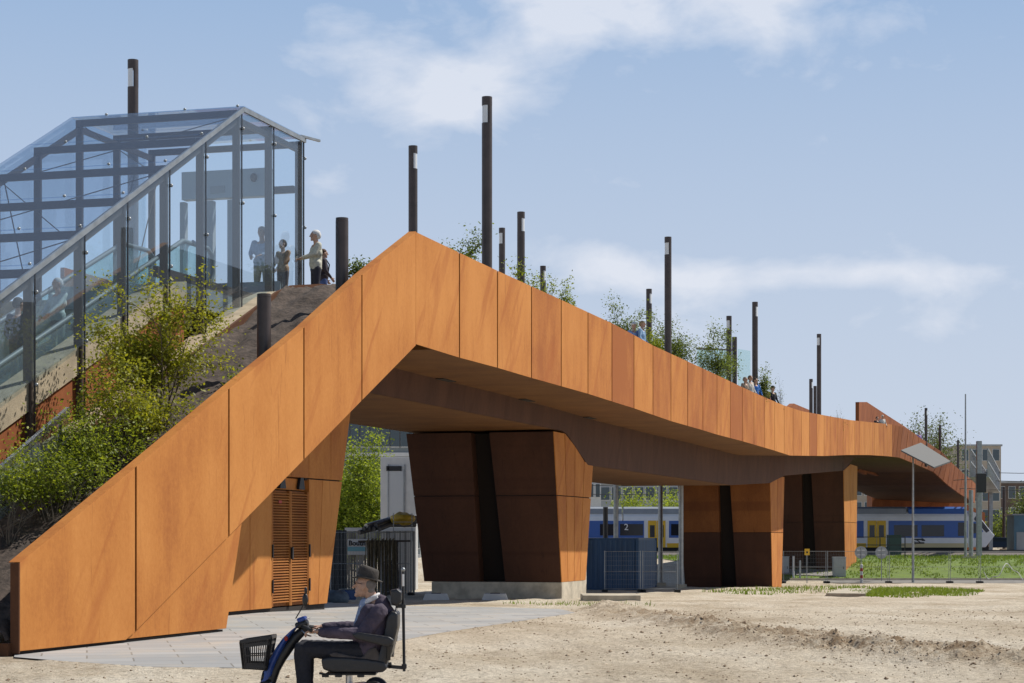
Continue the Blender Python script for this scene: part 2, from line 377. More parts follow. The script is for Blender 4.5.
def build_ground():
    rows = [-120, -60, -25, -8, 2, 8, 12, 15, 17]
    y = 18.0
    while y < 60: rows.append(y); y += .11 if y < 34 else .22
    while y < 190: rows.append(y); y *= 1.010
    rows += [190, 205, 240, 320, 500, 900, 1800, 4500]
    us = [-3, -1.6, -1, -.7, -.5, -.4, -.33]
    u = -.29
    while u < .2901: us.append(u); u += .0026
    us += [.33, .4, .5, .7, 1, 1.6, 3]
    v = []; f = []
    for Y in rows:
        W = max(Y, 18)
        for u in us:
            X = u*W; v.append((X, Y, ground_h(X, Y)))
    n = len(us)
    for j in range(len(rows)-1):
        for i in range(n-1): f.append((j*n+i, j*n+i+1, (j+1)*n+i+1, (j+1)*n+i))
    me = bpy.data.meshes.new('ground'); me.from_pydata(v, [], f)
    me.polygons.foreach_set('use_smooth', [True]*len(f))
    m = bpy.data.materials.new('sandy ground'); m.use_nodes = True; nt = m.node_tree; N = nt.nodes; L = nt.links
    p = N['Principled BSDF']; p.inputs['Roughness'].default_value = .95; p.inputs['Specular IOR Level'].default_value = .1
    geo = N.new('ShaderNodeNewGeometry')
    def nz(s, d=6, r=.6, st=(1, 1, 1)):
        mp = N.new('ShaderNodeMapping'); mp.inputs['Scale'].default_value = st; L.new(geo.outputs['Position'], mp.inputs['Vector'])
        q = N.new('ShaderNodeTexNoise'); q.inputs['Scale'].default_value = s; q.inputs['Detail'].default_value = d; q.inputs['Roughness'].default_value = r
        L.new(mp.outputs[0], q.inputs['Vector']); return q.outputs['Fac']
    def ramp(fac, *els):
        r_ = N.new('ShaderNodeValToRGB'); e = r_.color_ramp.elements
        e[0].position, e[0].color = els[0][0], tuple(els[0][1])+(1,); e[1].position, e[1].color = els[-1][0], tuple(els[-1][1])+(1,)
        for q in els[1:-1]: k = e.new(q[0]); k.color = tuple(q[1])+(1,)
        L.new(fac, r_.inputs[0]); return r_.outputs[0]
    c1 = ramp(nz(.35, 6, .62, (1, .45, 1)), (.34, (.46, .38, .275)), (.5, (.62, .54, .42)), (.66, (.71, .645, .53)))
    c2 = ramp(nz(11, 7, .8), (.40, (.40, .37, .34)), (.54, (1, 1, 1)))
    mx = N.new('ShaderNodeMixRGB'); mx.blend_type = 'MULTIPLY'; mx.inputs[0].default_value = .60; L.new(c1, mx.inputs[1]); L.new(c2, mx.inputs[2])
    # darker disturbed earth along the bank
    at_ = N.new('ShaderNodeAttribute'); at_.attribute_name = 'earth'
    n3 = nz(3.5, 7, .7)
    ml = N.new('ShaderNodeMath'); ml.operation = 'MULTIPLY'; ml.use_clamp = True; L.new(at_.outputs['Fac'], ml.inputs[0])
    r3 = ramp(n3, (.36, (0, 0, 0)), (.60, (1, 1, 1))); L.new(r3, ml.inputs[1])
    m2 = N.new('ShaderNodeMixRGB'); L.new(ml.outputs[0], m2.inputs[0]); L.new(mx.outputs[0], m2.inputs[1]); m2.inputs[2].default_value = (.26, .185, .115, 1)
    L.new(m2.outputs[0], p.inputs['Base Color'])
    bp = N.new('ShaderNodeBump'); bp.inputs['Strength'].default_value = 1.0; bp.inputs['Distance'].default_value = .05
    L.new(nz(18, 6, .7), bp.inputs['Height']); L.new(bp.outputs[0], p.inputs['Normal'])
    me.materials.append(m)
    a = me.attributes.new('earth', 'FLOAT', 'POINT'); vals = []
    for (X, Y, Z) in v:
        k = 0
        if 18 < Y < 60 and abs(X) < Y:
            d = dline(RIDGE, X, Y); k = math.exp(-(d/.8)**2)*min(1, max(0, (X-1.2)/2.5+.3))
            if -7.3 < X < -5: k = max(k, max(0, 1-abs(Y-26.5)/4)*.5)
        vals.append(k)
    a.data.foreach_set('value', vals)
    o = bpy.data.objects.new('ground', me); col.objects.link(o); o['kind'] = 'structure'
    return o
build_ground()

def sheet(name, pts, m, dz=.006, kind='structure', sub=0):
    bm = bmesh.new(); vs = [bm.verts.new((p.x, p.y, p.z+dz)) for p in pts]; bm.faces.new(vs)
    bmesh.ops.triangulate(bm, faces=bm.faces)
    for _ in range(sub): bmesh.ops.subdivide_edges(bm, edges=bm.edges, cuts=1, use_grid_fill=True)
    for v in bm.verts: v.co.z = g0(v.co.y)+dz
    bmesh.ops.recalc_face_normals(bm, faces=bm.faces)
    if sum(f.normal.z for f in bm.faces) < 0: bmesh.ops.reverse_faces(bm, faces=bm.faces)
    me = bpy.data.meshes.new(name); bm.to_mesh(me); bm.free(); me.materials.append(m)
    o = bpy.data.objects.new(name, me); col.objects.link(o); o['kind'] = kind; return o
def paving_mat():
    m = mat('grey paving', (.40, .41, .41), .85); nt = m.node_tree; N = nt.nodes; L = nt.links; p = N['Principled BSDF']
    geo = N.new('ShaderNodeNewGeometry'); mp = N.new('ShaderNodeMapping'); L.new(geo.outputs['Position'], mp.inputs[0]); mp.inputs['Rotation'].default_value = (0, 0, R(-12))
    b = N.new('ShaderNodeTexBrick'); b.inputs['Scale'].default_value = 1; b.inputs['Brick Width'].default_value = 1.2; b.inputs['Row Height'].default_value = .6
    b.inputs['Mortar Size'].default_value = .012; b.inputs['Color1'].default_value = (.40, .40, .39, 1); b.inputs['Color2'].default_value = (.30, .305, .305, 1); b.inputs['Mortar'].default_value = (.19, .18, .16, 1)
    L.new(mp.outputs[0], b.inputs['Vector'])
    nz = N.new('ShaderNodeTexNoise'); nz.inputs['Scale'].default_value = 1.2; nz.inputs['Detail'].default_value = 7; L.new(geo.outputs['Position'], nz.inputs['Vector'])
    rp = N.new('ShaderNodeValToRGB'); rp.color_ramp.elements[0].position = .5; rp.color_ramp.elements[1].position = .72; L.new(nz.outputs['Fac'], rp.inputs[0])
    mx = N.new('ShaderNodeMixRGB'); mx.inputs[2].default_value = (.47, .40, .31, 1); L.new(b.outputs['Color'], mx.inputs[1])
    k = N.new('ShaderNodeMath'); k.operation = 'MULTIPLY'; k.inputs[1].default_value = .55; L.new(rp.outputs[0], k.inputs[0]); L.new(k.outputs[0], mx.inputs[0])
    L.new(mx.outputs[0], p.inputs['Base Color']); return m
sheet('pavement', PAVE, paving_mat(), .002, sub=3)

# ------------------------------------------------------------------ bridge
bridge = thing('footbridge', B(sx(415), 0, 0), 'long rust-orange weathering steel footbridge with stair wall, soffit and dark tapered piers', 'footbridge')
TOP = [(20, 563), (136, 467), (229, 389), (304, 328), (362, 275), (416, 232), (460, 253), (498, 271), (533, 287), (561.6, 300), (588.7, 312.5), (612.6, 323.5),
       (634, 335), (654, 346), (689, 362), (719, 376), (742, 387), (764, 397), (783, 405), (801, 411), (850, 420), (892, 424.5)]
BOT = [(416, 344), (457.6, 357), (497, 367.5), (530.6, 377.5), (561, 386), (587.5, 393.5), (611, 401), (633.4, 408), (652.8, 414.7), (671, 421), (702.5, 430), (717, 434.5), (742, 441),
       (772.8, 450), (790, 455.5), (824, 456), (846, 455), (869, 455), (892, 456.5)]
TOPS = [(sx(x), zx(x, y)) for x, y in TOP]; BOTS = [(sx(x), zx(x, y)) for x, y in BOT]
ztop = lambda s: lerp(TOPS, s); zbot = lambda s: lerp(BOTS, s)
S_PEAK = sx(416); S_END = sx(892); S_LOW = sx(20)
# stair wall: five large plates, each its own tone
STR0 = sx(126); ZSTR0 = .03
zsb = lambda s: ZSTR0+(zx(415, 345)-ZSTR0)*(s-STR0)/(S_PEAK-STR0)     # underside of the stair wall
def stair_wall():
    mb = MB(); js = [S_LOW, sx(136), sx(229), sx(304), sx(362), S_PEAK]
    zb = lambda s: max(zsb(s), .05)
    gap = .030
    for i, (a, b) in enumerate(zip(js, js[1:])):
        mb.cur = (.55, .50, .62, .46, .56)[i]
        aa, bb = a+(gap if i else 0), b-(gap if i < 4 else 0.01)
        poly = [(aa, zb(aa))]
        if aa < STR0 < bb: poly.append((STR0, .05))
        poly += [(bb, zb(bb)), (bb, ztop(bb)), (aa, ztop(aa))]
        mb.plate(poly, 0, .028)
    o = mb.build('stair_wall', M_FAC, bridge, .006)
    # dark joint backing and rear lining
    mb = MB()
    n = 14; poly = []
    for i in range(n+1):
        s = S_LOW+.03+(S_PEAK-S_LOW-.06)*i/n; poly.append((s, max(zsb(s), .05)+.03))
    for i in range(n, -1, -1):
        s = S_LOW+.03+(S_PEAK-S_LOW-.06)*i/n; poly.append((s, ztop(s)-.03))
    for k in range(n):
        mb.plate([poly[k], poly[k+1], poly[2*n+1-(k+1)], poly[2*n+1-k]], .031, .10)
    mb.build('joint_backing', M_GAP, bridge)
    # coping along the top edge
    mb = MB()
    for (x0, y0), (x1, y1) in zip(TOP[:5], TOP[1:6]):
        a, b = sx(x0), sx(x1)
        mb.hexa([B(a, .0, ztop(a)+.004), B(b, .0, ztop(b)+.004), B(b, .17, ztop(b)+.004), B(a, .17, ztop(a)+.004),
                 B(a, .0, ztop(a)+.014), B(b, .0, ztop(b)+.014), B(b, .17, ztop(b)+.014), B(a, .17, ztop(a)+.014)])
    mb.cur = .75; mb.build('coping', M_FAC, bridge)
    # dark strip closing the low end, and the plinth piece below the stringer
    mb = MB(); s = S_LOW
    mb.hexa([B(s-.03, .0, .02), B(s-.004, .0, .02), B(s-.004, .13, .02), B(s-.03, .13, .02), B(s-.03, .0, ztop(s)), B(s-.004, .0, ztop(s)), B(s-.004, .13, ztop(s)), B(s-.03, .13, ztop(s))])
    mb.build('end_strip', M_DARK, bridge)
    mb = MB(); mb.cur = .50
    s1, s2 = sx(228), sx(243.5)
    mb.plate([(STR0+.12, .06), (s1, .06), (s2, zsb(s2)-.012), (STR0+.12, zsb(STR0+.12)-.012)], .03, .10)
    mb.build('base_panel', M_FAC, bridge, .005)
    mb = MB(); mb.plate([(S_LOW+.1, -.12), (sx(226), -.12), (sx(226), .045), (S_LOW+.1, .045)], .06, .12); mb.build('plinth', M_GAP, bridge)
stair_wall()
def parapet():
    mb = MB(); js = [S_PEAK, sx(459.5), sx(497.5), sx(531.5), sx(561.3), sx(588), sx(612), sx(634), sx(653)]
    s = js[-1]
    while s+3.4 < S_END: s += 2.98; js.append(s)
    js.append(S_END)
    for i, (a, b) in enumerate(zip(js, js[1:])):
        mb.cur = .5+rnd.uniform(-.22, .2)
        if i in (6, 13, 21): mb.cur = .15
        if i < 2: mb.cur = .56
        aa, bb = a+(.045 if i else 0), b-.045
        cuts = sorted({aa, bb} | {q for q, _ in TOPS+BOTS if aa+.15 < q < bb-.15})
        for c, d in zip(cuts, cuts[1:]):
            mb.plate([(c, zbot(c)), (d, zbot(d)), (d, ztop(d)), (c, ztop(c))], 0, .022)
    mb.build('parapet', M_FAC, bridge)
    mb = MB()
    cuts = [S_PEAK+i*(S_END-S_PEAK)/60 for i in range(61)]
    for c, d in zip(cuts, cuts[1:]):
        c2 = max(c, S_PEAK+.03)
        mb.plate([(c2, zbot(c2)+.03), (d, zbot(d)+.03), (d, ztop(d)-.03), (c2, ztop(c2)-.03)], .025, .10)
    mb.build('joint_backing', M_GAP, bridge)
parapet()
DECK = lambda s: (6.65 if s < 47 else lerp([(47, 6.65), (60, 6.75), (87, 6.5), (102, 6.5), (125, 7.3), (153, 8.5), (225, 6.0)], s))
WID = 9.3
# girder profile (front face), soffit and decks
GK = [(561, 2.66, 430.5), (566, 2.66, 434), (587, 2.66, 465), (600, 2.66, 467), (731, 2.6, 485), (769.5, 2.45, 483), (784, 2.2, 475.5), (843, 1.9, 470.5), (854, 1.5, 457.8)]
GR = [(40, 2.66)]+[(sx(x, r), r) for x, r, y in GK]+[(S_END, .22)]
gr = lambda s: lerp(GR, s)-.035
GB = [(40, 5.05)]+[(sx(x, r), zx(x, y, r)) for x, r, y in GK]+[(S_END, 7.5)]
gb = lambda s: lerp(GB, s)
SAB = sx(352, 2.66)
def under():
    mgs = MB(); mb = MB(); mb2 = MB(); mg = MB(); md = MB(); mr = MB()
    ss = sorted(set([S_PEAK-3.2+i*(S_END-S_PEAK+3.2)/70 for i in range(71)] + [q for q, _ in GB if S_PEAK < q < S_END]))
    zb = lambda s: zbot(max(s, S_PEAK)) + (0 if s >= S_PEAK else -(S_PEAK-s)*.02)
    for a, b in zip(ss, ss[1:]):
        if gr(a) > .3:
            ra = .13
            p = [(a, ra), (b, ra), (b, gr(b)), (a, gr(a))]
            zz = lambda s, up: zb(s)+.04+up
            if a >= S_PEAK:
                mb.hexa([B(s, r, zz(s, 0)) for s, r in p]+[B(s, r, zz(s, .3)) for s, r in p])
        # girder box
        p = [(a, gr(a)), (b, gr(b)), (b, 7.8), (a, 7.8)]
        mg.cur = .5+.25*noise.noise(Vector((int(a/7.3)*1.7, 0, 0)))
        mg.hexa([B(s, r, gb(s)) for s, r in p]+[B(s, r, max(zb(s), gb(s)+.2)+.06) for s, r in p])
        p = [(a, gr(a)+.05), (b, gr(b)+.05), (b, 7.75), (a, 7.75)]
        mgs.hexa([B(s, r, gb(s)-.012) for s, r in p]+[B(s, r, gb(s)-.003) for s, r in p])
        # deck and rear soffit / rear parapet
        zd = DECK(a); ze = DECK(b)
        if a >= S_PEAK:
            p = [(a, .13), (b, .13), (b, WID), (a, WID)]
            md.hexa([B(q[0], q[1], DECK(q[0])-.25) for q in p]+[B(q[0], q[1], DECK(q[0])) for q in p])
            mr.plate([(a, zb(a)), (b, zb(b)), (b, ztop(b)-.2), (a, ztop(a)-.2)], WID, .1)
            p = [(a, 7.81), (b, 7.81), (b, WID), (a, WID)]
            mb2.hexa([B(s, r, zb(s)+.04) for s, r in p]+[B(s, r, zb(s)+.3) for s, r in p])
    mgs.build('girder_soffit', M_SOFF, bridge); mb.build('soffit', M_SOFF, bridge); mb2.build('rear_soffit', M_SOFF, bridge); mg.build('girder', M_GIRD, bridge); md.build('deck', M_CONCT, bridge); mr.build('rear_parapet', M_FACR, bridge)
    # lugs hanging at the soffit edge
    for x in (446, 527, 590):
        m = MB(); s = sx(x, 2.5); m.box(B(s, 2.5, zbot(s)+.035), (1.1, .22, .03), math.atan2(SY, SX)); m.build('soffit_vent', M_GAP, bridge)
under()
def pier(x0t, x1t, x0b, x1b, ztop_, zbase, r0, found, mats, rows=2, zsplit=None, taper=.0):
    """two dark tapered slabs with a recess between, lit flank of narrow plates"""
    p = thing('pier', B(sx((x0t+x1t)/2, r0), r0, zbase), None, None); p.parent = bridge
    del_inv = -parent_loc(bridge); p.matrix_parent_inverse = Matrix.Translation(del_inv)
    a0, a1, b0, b1 = sx(x0t, r0), sx(x1t, r0), sx(x0b, r0), sx(x1b, r0)
    def S0(z): t = (z-zbase)/(ztop_-zbase); return b0+(a0-b0)*t
    def S1(z): t = (z-zbase)/(ztop_-zbase); return b1+(a1-b1)*t
    zs = zsplit if zsplit else zbase+(ztop_-zbase)*.57
    W = 4.75; k = p
    def link(m, name, mm, bev=0):
        o = m.build(name, mm, None, bev); o.parent = p; o.matrix_parent_inverse = Matrix.Translation(-Vector(p.location)); return o
    for (ra_t, rb_t, ra_b, rb_b) in ((r0, r0+2.15, r0+.0, r0+1.9), (r0+2.78, r0+5.0, r0+2.78, r0+4.72)):
        m = MB(); m2 = MB()
        for j, (z0, z1, mm) in enumerate(((zbase, zs-.012, m), (zs+.012, ztop_, m2))):
            def rr(z, A, Bb): t = (z-zbase)/(ztop_-zbase); return Bb+(A-Bb)*t
            def ring(z):
                ra, rb = rr(z, ra_t, ra_b), rr(z, rb_t, rb_b)
                return [B(S0(z), ra, z), B(S1(z), ra, z), B(S1(z), rb, z), B(S0(z), rb, z)]
            mm.cur = .5+rnd.uniform(-.2, .2)
            mm.hexa(ring(z0)+ring(z1))
        link(m, 'lower_slab', mats[0], .01); link(m2, 'upper_slab', mats[1], .01)
        m = MB(); e = .03
        def ring2(z):
            ra, rb = rr(z, ra_t, ra_b)+e, rr(z, rb_t, rb_b)-e
            return [B(S0(z)+e, ra, z), B(S1(z)-e, ra, z), B(S1(z)-e, rb, z), B(S0(z)+e, rb, z)]
        m.hexa(ring2(zs-.011)+ring2(zs+.011)); link(m, 'joint_seal', M_GAP)
    # recess
    m = MB()
    m.hexa([B(S0(zbase)+.5, r0+.15, zbase+.01), B(S1(zbase)-.2, r0+.15, zbase+.01), B(S1(zbase)-.2, r0+4.2, zbase+.01), B(S0(zbase)+.5, r0+4.2, zbase+.01),
            B(S0(ztop_)+.5, r0+.15, ztop_-.01), B(S1(ztop_)-.2, r0+.15, ztop_-.01), B(S1(ztop_)-.2, r0+4.5, ztop_-.01), B(S0(ztop_)+.5, r0+4.5, ztop_-.01)])
    link(m, 'core', M_GAP)
    # flank plates, proud of the slab
    m = MB(); n = max(1, found[1])
    for j in range(n):
        for (z0, z1) in ((zbase+.004, zs-.015), (zs+.015, ztop_)):
            def e(z, q): return S0(z)+(S1(z)-S0(z))*q
            q0, q1 = j/n+(.006 if j else 0), (j+1)/n-.006
            m.cur = .5+rnd.uniform(-.15, .15)
            t0, t1 = (min(z1, gb(e(z1, q0))-.01), min(z1, gb(e(z1, q1))-.01)) if z1 == ztop_ else (z1, z1)
            m.hexa([B(e(z0, q0), r0-.03, z0), B(e(z0, q1), r0-.03, z0), B(e(z0, q1), r0-.004, z0), B(e(z0, q0), r0-.004, z0),
                    B(e(t0, q0), r0-.03, t0), B(e(t1, q1), r0-.03, t1), B(e(t1, q1), r0-.004, t1), B(e(t0, q0), r0-.004, t0)])
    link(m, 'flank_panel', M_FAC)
    if found[0]:
        m = MB(); z0, z1 = found[0]
        m.hexa([B(S0(zbase)-.02, r0-.03, z0), B(S1(zbase)+.05, r0-.03, z0), B(S1(zbase)+.05, r0+4.45, z0), B(S0(zbase)-.02, r0+4.45, z0),
                B(S0(zbase)-.02, r0-.03, z1), B(S1(zbase)+.05, r0-.03, z1), B(S1(zbase)+.05, r0+4.45, z1), B(S0(zbase)-.02, r0+4.45, z1)])
        link(m, 'foundation', M_CONC, .01)
    return p
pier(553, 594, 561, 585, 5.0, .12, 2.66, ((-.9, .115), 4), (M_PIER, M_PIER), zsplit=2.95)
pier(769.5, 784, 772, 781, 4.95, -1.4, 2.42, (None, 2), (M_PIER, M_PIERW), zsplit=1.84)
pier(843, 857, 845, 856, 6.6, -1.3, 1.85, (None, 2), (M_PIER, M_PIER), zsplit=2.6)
def door_wall():
    dw = thing('door_wall', B(sx(280, 2.66), 2.66, 0), None, None); dw.parent = bridge; dw.matrix_parent_inverse = Matrix.Translation(-parent_loc(bridge))
    def link(m, name, mm, bev=0):
        o = m.build(name, mm, None, bev); o.parent = dw; o.matrix_parent_inverse = Matrix.Translation(-Vector(dw.location)); return o
    r0 = 2.66
    zt = zx(340, 481, r0)
    sA, sB = sx(272, r0), sx(309, r0); sL = sx(196, r0); sR0, sR1 = sx(327, r0), sx(353, r0); zT = 5.3
    edge = lambda z: sR0+(sR1-sR0)*(z-.1)/(5.0-.1)
    lft = lambda s: min(zT, ztop(s)-1.2)
    m = MB()
    strips = [sL, sx(221, r0), sx(250, r0), sA]
    for i, (a, b) in enumerate(zip(strips, strips[1:])):
        m.cur = .5+rnd.uniform(-.12, .12)
        m.plate([(a+.01, .1), (b-.01, .1), (b-.01, min(zt, lft(b))), (a+.01, min(zt, lft(a)))], r0, .2)
    m.cur = .5
    sm = sx(311, r0)
    m.plate([(sB+.01, .1), (sx(318, r0), .1), (sx(318, r0)+.28, zt-.015), (sB+.01, zt-.015)], r0, .2)
    m.cur = .62
    m.plate([(sx(318, r0)+.02, .1), (edge(.1), .1), (edge(zt), zt-.015), (sx(318, r0)+.30, zt-.015)], r0, .2)
    for i, (a, b) in enumerate(((sx(250, r0), sA), (sA, sx(291, r0)), (sx(291, r0), sB), (sB, sx(331, r0)))):
        m.cur = .4+rnd.uniform(-.1, .1)
        z1a, z1b = lft(a), lft(b)
        m.plate([(a+.01, zt+.015), (b-.01, zt+.015), (b-.01, max(z1b, zt+.05)), (a+.01, max(z1a, zt+.05))], r0, .2)
    a = sx(331, r0); m.plate([(a+.01, zt+.015), (edge(zt), zt+.015), (edge(5.05), 5.05), (edge(5.05), 5.3), (a+.01, 5.3)], r0, .2)
    m.plate([(sA+.005, zx(290, 491, r0)+.03), (sB-.005, zx(290, 491, r0)+.03), (sB-.005, zt-.015), (sA+.005, zt-.015)], r0+.10, .1)
    link(m, 'wall_panel', M_FAC)
    m = MB(); m.plate([(sB-.1, zt-.04), (edge(zt)-.03, zt-.04), (edge(zt)-.03, zt+.04), (sB-.1, zt+.04)], r0+.05, .14); link(m, 'joint_seal', M_GAP)
    # body of the abutment behind
    m = MB(); m.hexa([B(sL, r0+.201, .0), B(edge(.1)-.02, r0+.201, .0), B(edge(.1)-.02, 7.3, .0), B(sL, 7.3, .0), B(sL, r0+.201, 2.6), B(edge(4.9)-.02, r0+.201, 5.02), B(edge(4.9)-.02, 7.3, 5.02), B(sL, 7.3, 2.6)])
    link(m, 'abutment_core', M_DARK)
    m = MB(); m.plate([(sL, -.1), (edge(.1), -.1), (edge(.1), .09), (sL, .09)], r0+.06, .1); link(m, 'base_rail', M_GAP)
    # the two louvred leaves
    zh = zx(290, 491, r0)
    mid = (sA+sB)/2
    for (a, b) in ((sA+.02, mid-.012), (mid+.012, sB-.02)):
        m = MB()
        m.cur = .15; m.plate([(a, .12), (b, .12), (b, zh), (a, zh)], r0+.075, .03)
        z = .2; m.cur = .6
        for q in ((a, a+.05), (b-.05, b)): m.plate([(q[0], .12), (q[1], .12), (q[1], zh), (q[0], zh)], r0+.004, .07)
        while z < zh-.05:
            m.cur = .6+rnd.uniform(-.2, .2)
            m.hexa([B(a+.05, r0+.012, z-.005), B(b-.05, r0+.012, z-.005), B(b-.05, r0+.065, z+.022), B(a+.05, r0+.065, z+.022), B(a+.05, r0+.012, z+.012), B(b-.05, r0+.012, z+.012), B(b-.05, r0+.065, z+.036), B(a+.05, r0+.065, z+.036)])
            z += .058
        link(m, 'louvre_door', M_ORANGEWOOD)
    m = MB(); m.box(B(mid, r0-.03, 1.25), (.06, .05, .26), math.atan2(SY, SX)); link(m, 'door_handle', M_BLACK, .008)
    for s in (sA, sB):
        for z in (.55, 1.3):
            m = MB(); m.tube([B(s, r0-.02, z-.14), B(s, r0-.02, z+.14)], .020, 8); link(m, 'hinge', M_BLACK)
    for s in (sx(281, r0), sx(300, r0)):
        m = MB(); m.prism([(0, 0), (.34, 0), (.26, .30), (.12, .30)], lambda a, b: B(s+a, r0+.02, zh+.05+b), lambda a, b: B(s+a, r0+.08, zh+.05+b)); link(m, 'vent_window', mat('dark vent glass', (.02, .022, .028), .5, spec=.2))
    m = MB(); m.box(B(sx(280, r0), r0-.006, 2.35), (.16, .01, .06), math.atan2(SY, SX)); link(m, 'red_plate', M_RED)
door_wall()
# descending far section
def far_section():
    sT = [(892, 424.5, 147.2), (903, 427, 150), (919, 437, 160), (942, 452, 176), (951, 462, 184), (963, 473, 195), (976, 483.5, 212)]
    sB_ = [(892, 456.5, 147.2), (902, 457.5, 150), (918, 464, 160), (936, 472, 176), (950, 485, 184), (962, 494, 195), (977, 503, 212)]
    T = [at(x, y, Y) for x, y, Y in sT]; Bm = [at(x, y, Y) for x, y, Y in sB_]
    m = MB(); inn = Vector((-SY, SX, 0))
    for i in range(len(T)-1):
        n = 3
        for k in range(n):
            q0, q1 = k/n, (k+1)/n-.02; m.cur = .5+rnd.uniform(-.2, .2)
            a, b = T[i].lerp(T[i+1], q0), T[i].lerp(T[i+1], q1); c, d = Bm[i].lerp(Bm[i+1], q0)+inn*.2, Bm[i].lerp(Bm[i+1], q1)+inn*.2
            m.hexa([c, d, d+inn*.12, c+inn*.12, a, b, b+inn*.12, a+inn*.12])
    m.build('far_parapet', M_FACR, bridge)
    m = MB()
    for i in range(len(T)-1):
        a, b = Bm[i]+inn*.33, Bm[i+1]+inn*.33
        m.hexa([a, b, b+inn*9, a+inn*9, a+Vector((0, 0, .5)), b+Vector((0, 0, .5)), b+inn*9+Vector((0, 0, .5)), a+inn*9+Vector((0, 0, .5))])
    m.build('far_soffit', M_DARK, bridge)
    # rear fin rising behind the near parapet
    m = MB()
    P = [(859, 402, 170), (867, 402, 174), (886, 414.5, 183), (904, 426, 192), (925, 441, 204)]
    tp = [at(*q) for q in P]
    for a, b in zip(tp, tp[1:]):
        c, d = Vector((a.x, a.y, 7.2)), Vector((b.x, b.y, 7.0)); m.cur = rnd.uniform(.3, .6)
        m.hexa([c, d, d+inn*.3, c+inn*.3, a, b, b+inn*.3, a+inn*.3])
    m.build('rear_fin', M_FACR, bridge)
    m = MB(); P = [at(789, 408, 131), at(794, 403.5, 133), at(812, 411, 142)]
    for a, b in zip(P, P[1:]):
        c, d = Vector((a.x, a.y, 6.5)), Vector((b.x, b.y, 6.5))
        m.hexa([c, d, d+inn*.3, c+inn*.3, a, b, b+inn*.3, a+inn*.3])
    m.build('rear_fin', M_FACR, bridge)
    # abutment wall beyond the tracks, closing the view under the soffit
    m = MB(); m.cur = .4
    a, b = at(872, 540, 206), at(985, 540, 216); 
    m.prism([(0, -1), (1, -1), (1, 4.2), (.55, 6.6), (0, 7.4)], lambda u, z: Vector((a.x+(b.x-a.x)*u, a.y+(b.y-a.y)*u, z)), lambda u, z: Vector((a.x+(b.x-a.x)*u, a.y+(b.y-a.y)*u+3, z)))
    m.build('far_abutment', M_FACR, bridge)
far_section()
# planting bed, kerb, ledge and stair flights
SOIL = [(27, .35), (sx(20)+.5, .45), (34, 3.05), (39.8, 5.35), (43.5, 6.85), (46, 7.2), (70, 7.25), (160, 7.2)]
soil = lambda s: lerp(SOIL, s)
def beds():
    m = MB(); rows = 170; cols = 20; v = []; f = []
    s0, s1 = S_LOW-.1, 60
    for i in range(rows+1):
        s = s0+(s1-s0)*i/rows
        for j in range(cols+1):
            r = .16+2.3*j/cols
            v.append(B(s, r, min(soil(s), 9)+.13*noise.fractal(Vector((s*1.6, r*2.2, 0)), .7, 2, 5)-(0.15 if j == 0 else 0)))
    for i in range(rows):
        for j in range(cols): f.append((i*(cols+1)+j, (i+1)*(cols+1)+j, (i+1)*(cols+1)+j+1, i*(cols+1)+j+1))
    m.add(v, f, True); m.build('planting_bed', M_SOIL, bridge)
    m = MB()   # steel kerb and concrete ledge beside the canopy
    ss = [S_LOW+(48-S_LOW)*i/24 for i in range(25)]
    for a, b in zip(ss, ss[1:]):
        p = [(a, 2.46), (b, 2.46), (b, 2.52), (a, 2.52)]
        m.hexa([B(s, r, soil(s)-.5) for s, r in p]+[B(s, r, soil(s)+.09) for s, r in p])
    m.build('bed_kerb', M_DARK, bridge)
    m = MB()
    for a, b in zip(ss, ss[1:]):
        p = [(a, 2.525), (b, 2.525), (b, 3.25), (a, 3.25)]
        m.hexa([B(s, r, soil(s)-.7) for s, r in p]+[B(s, r, soil(s)-.03) for s, r in p])
    m.build('gutter', M_CONCT, bridge)
    # ledge on rust wall that follows the escalator
    led = lambda s: min(3.74+.437*(s-32.85), 6.62)
    m = MB(); m2 = MB(); ss = [24+ (40-24)*i/20 for i in range(21)]
    for a, b in zip(ss, ss[1:]):
        p = [(a, 3.10), (b, 3.10), (b, 3.55), (a, 3.55)]
        m.hexa([B(s, r, led(s)-.50) for s, r in p]+[B(s, r, led(s)) for s, r in p])
        p = [(a, 3.16), (b, 3.16), (b, 3.5), (a, 3.5)]
        m2.hexa([B(s, r, led(s)-1.9) for s, r in p]+[B(s, r, led(s)-.505) for s, r in p])
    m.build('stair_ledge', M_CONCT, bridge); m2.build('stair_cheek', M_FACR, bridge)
    # steps
    m = MB(); s = 22.0
    while s < 41:
        z = 2.99+.437*(s-32.85); m.hexa([B(q, r, zz) for zz in (z-.6, z) for q, r in ((s, 3.56), (s+.42, 3.56), (s+.42, 9.2), (s, 9.2))]); s += .4
    m.build('steps', M_CONCT, bridge)
    m = MB()
    m.hexa([B(q, r, zz) for zz in (6.2, 6.65) for q, r in ((40.3, 3.3), (S_PEAK+6, 3.3), (S_PEAK+6, 6.3), (40.3, 6.3))])
    m.build('landing_slab', M_SKIRT, bridge)
    m = MB(); m.plate([(22, -.3), (42, -.3), (40, 6.6), (37, 5.6), (22, .4)], 9.3, .1); m.build('rear_stair_wall', M_FACR, bridge)
    m = MB(); s = S_LOW; m.hexa([B(q, r, zz) for zz in (-.15, .16) for q, r in ((s-.12, .12), (s+.08, .12), (s+.08, 5.5), (s-.12, 5.5))]); m.build('bed_edging', M_DARK, bridge)
beds()

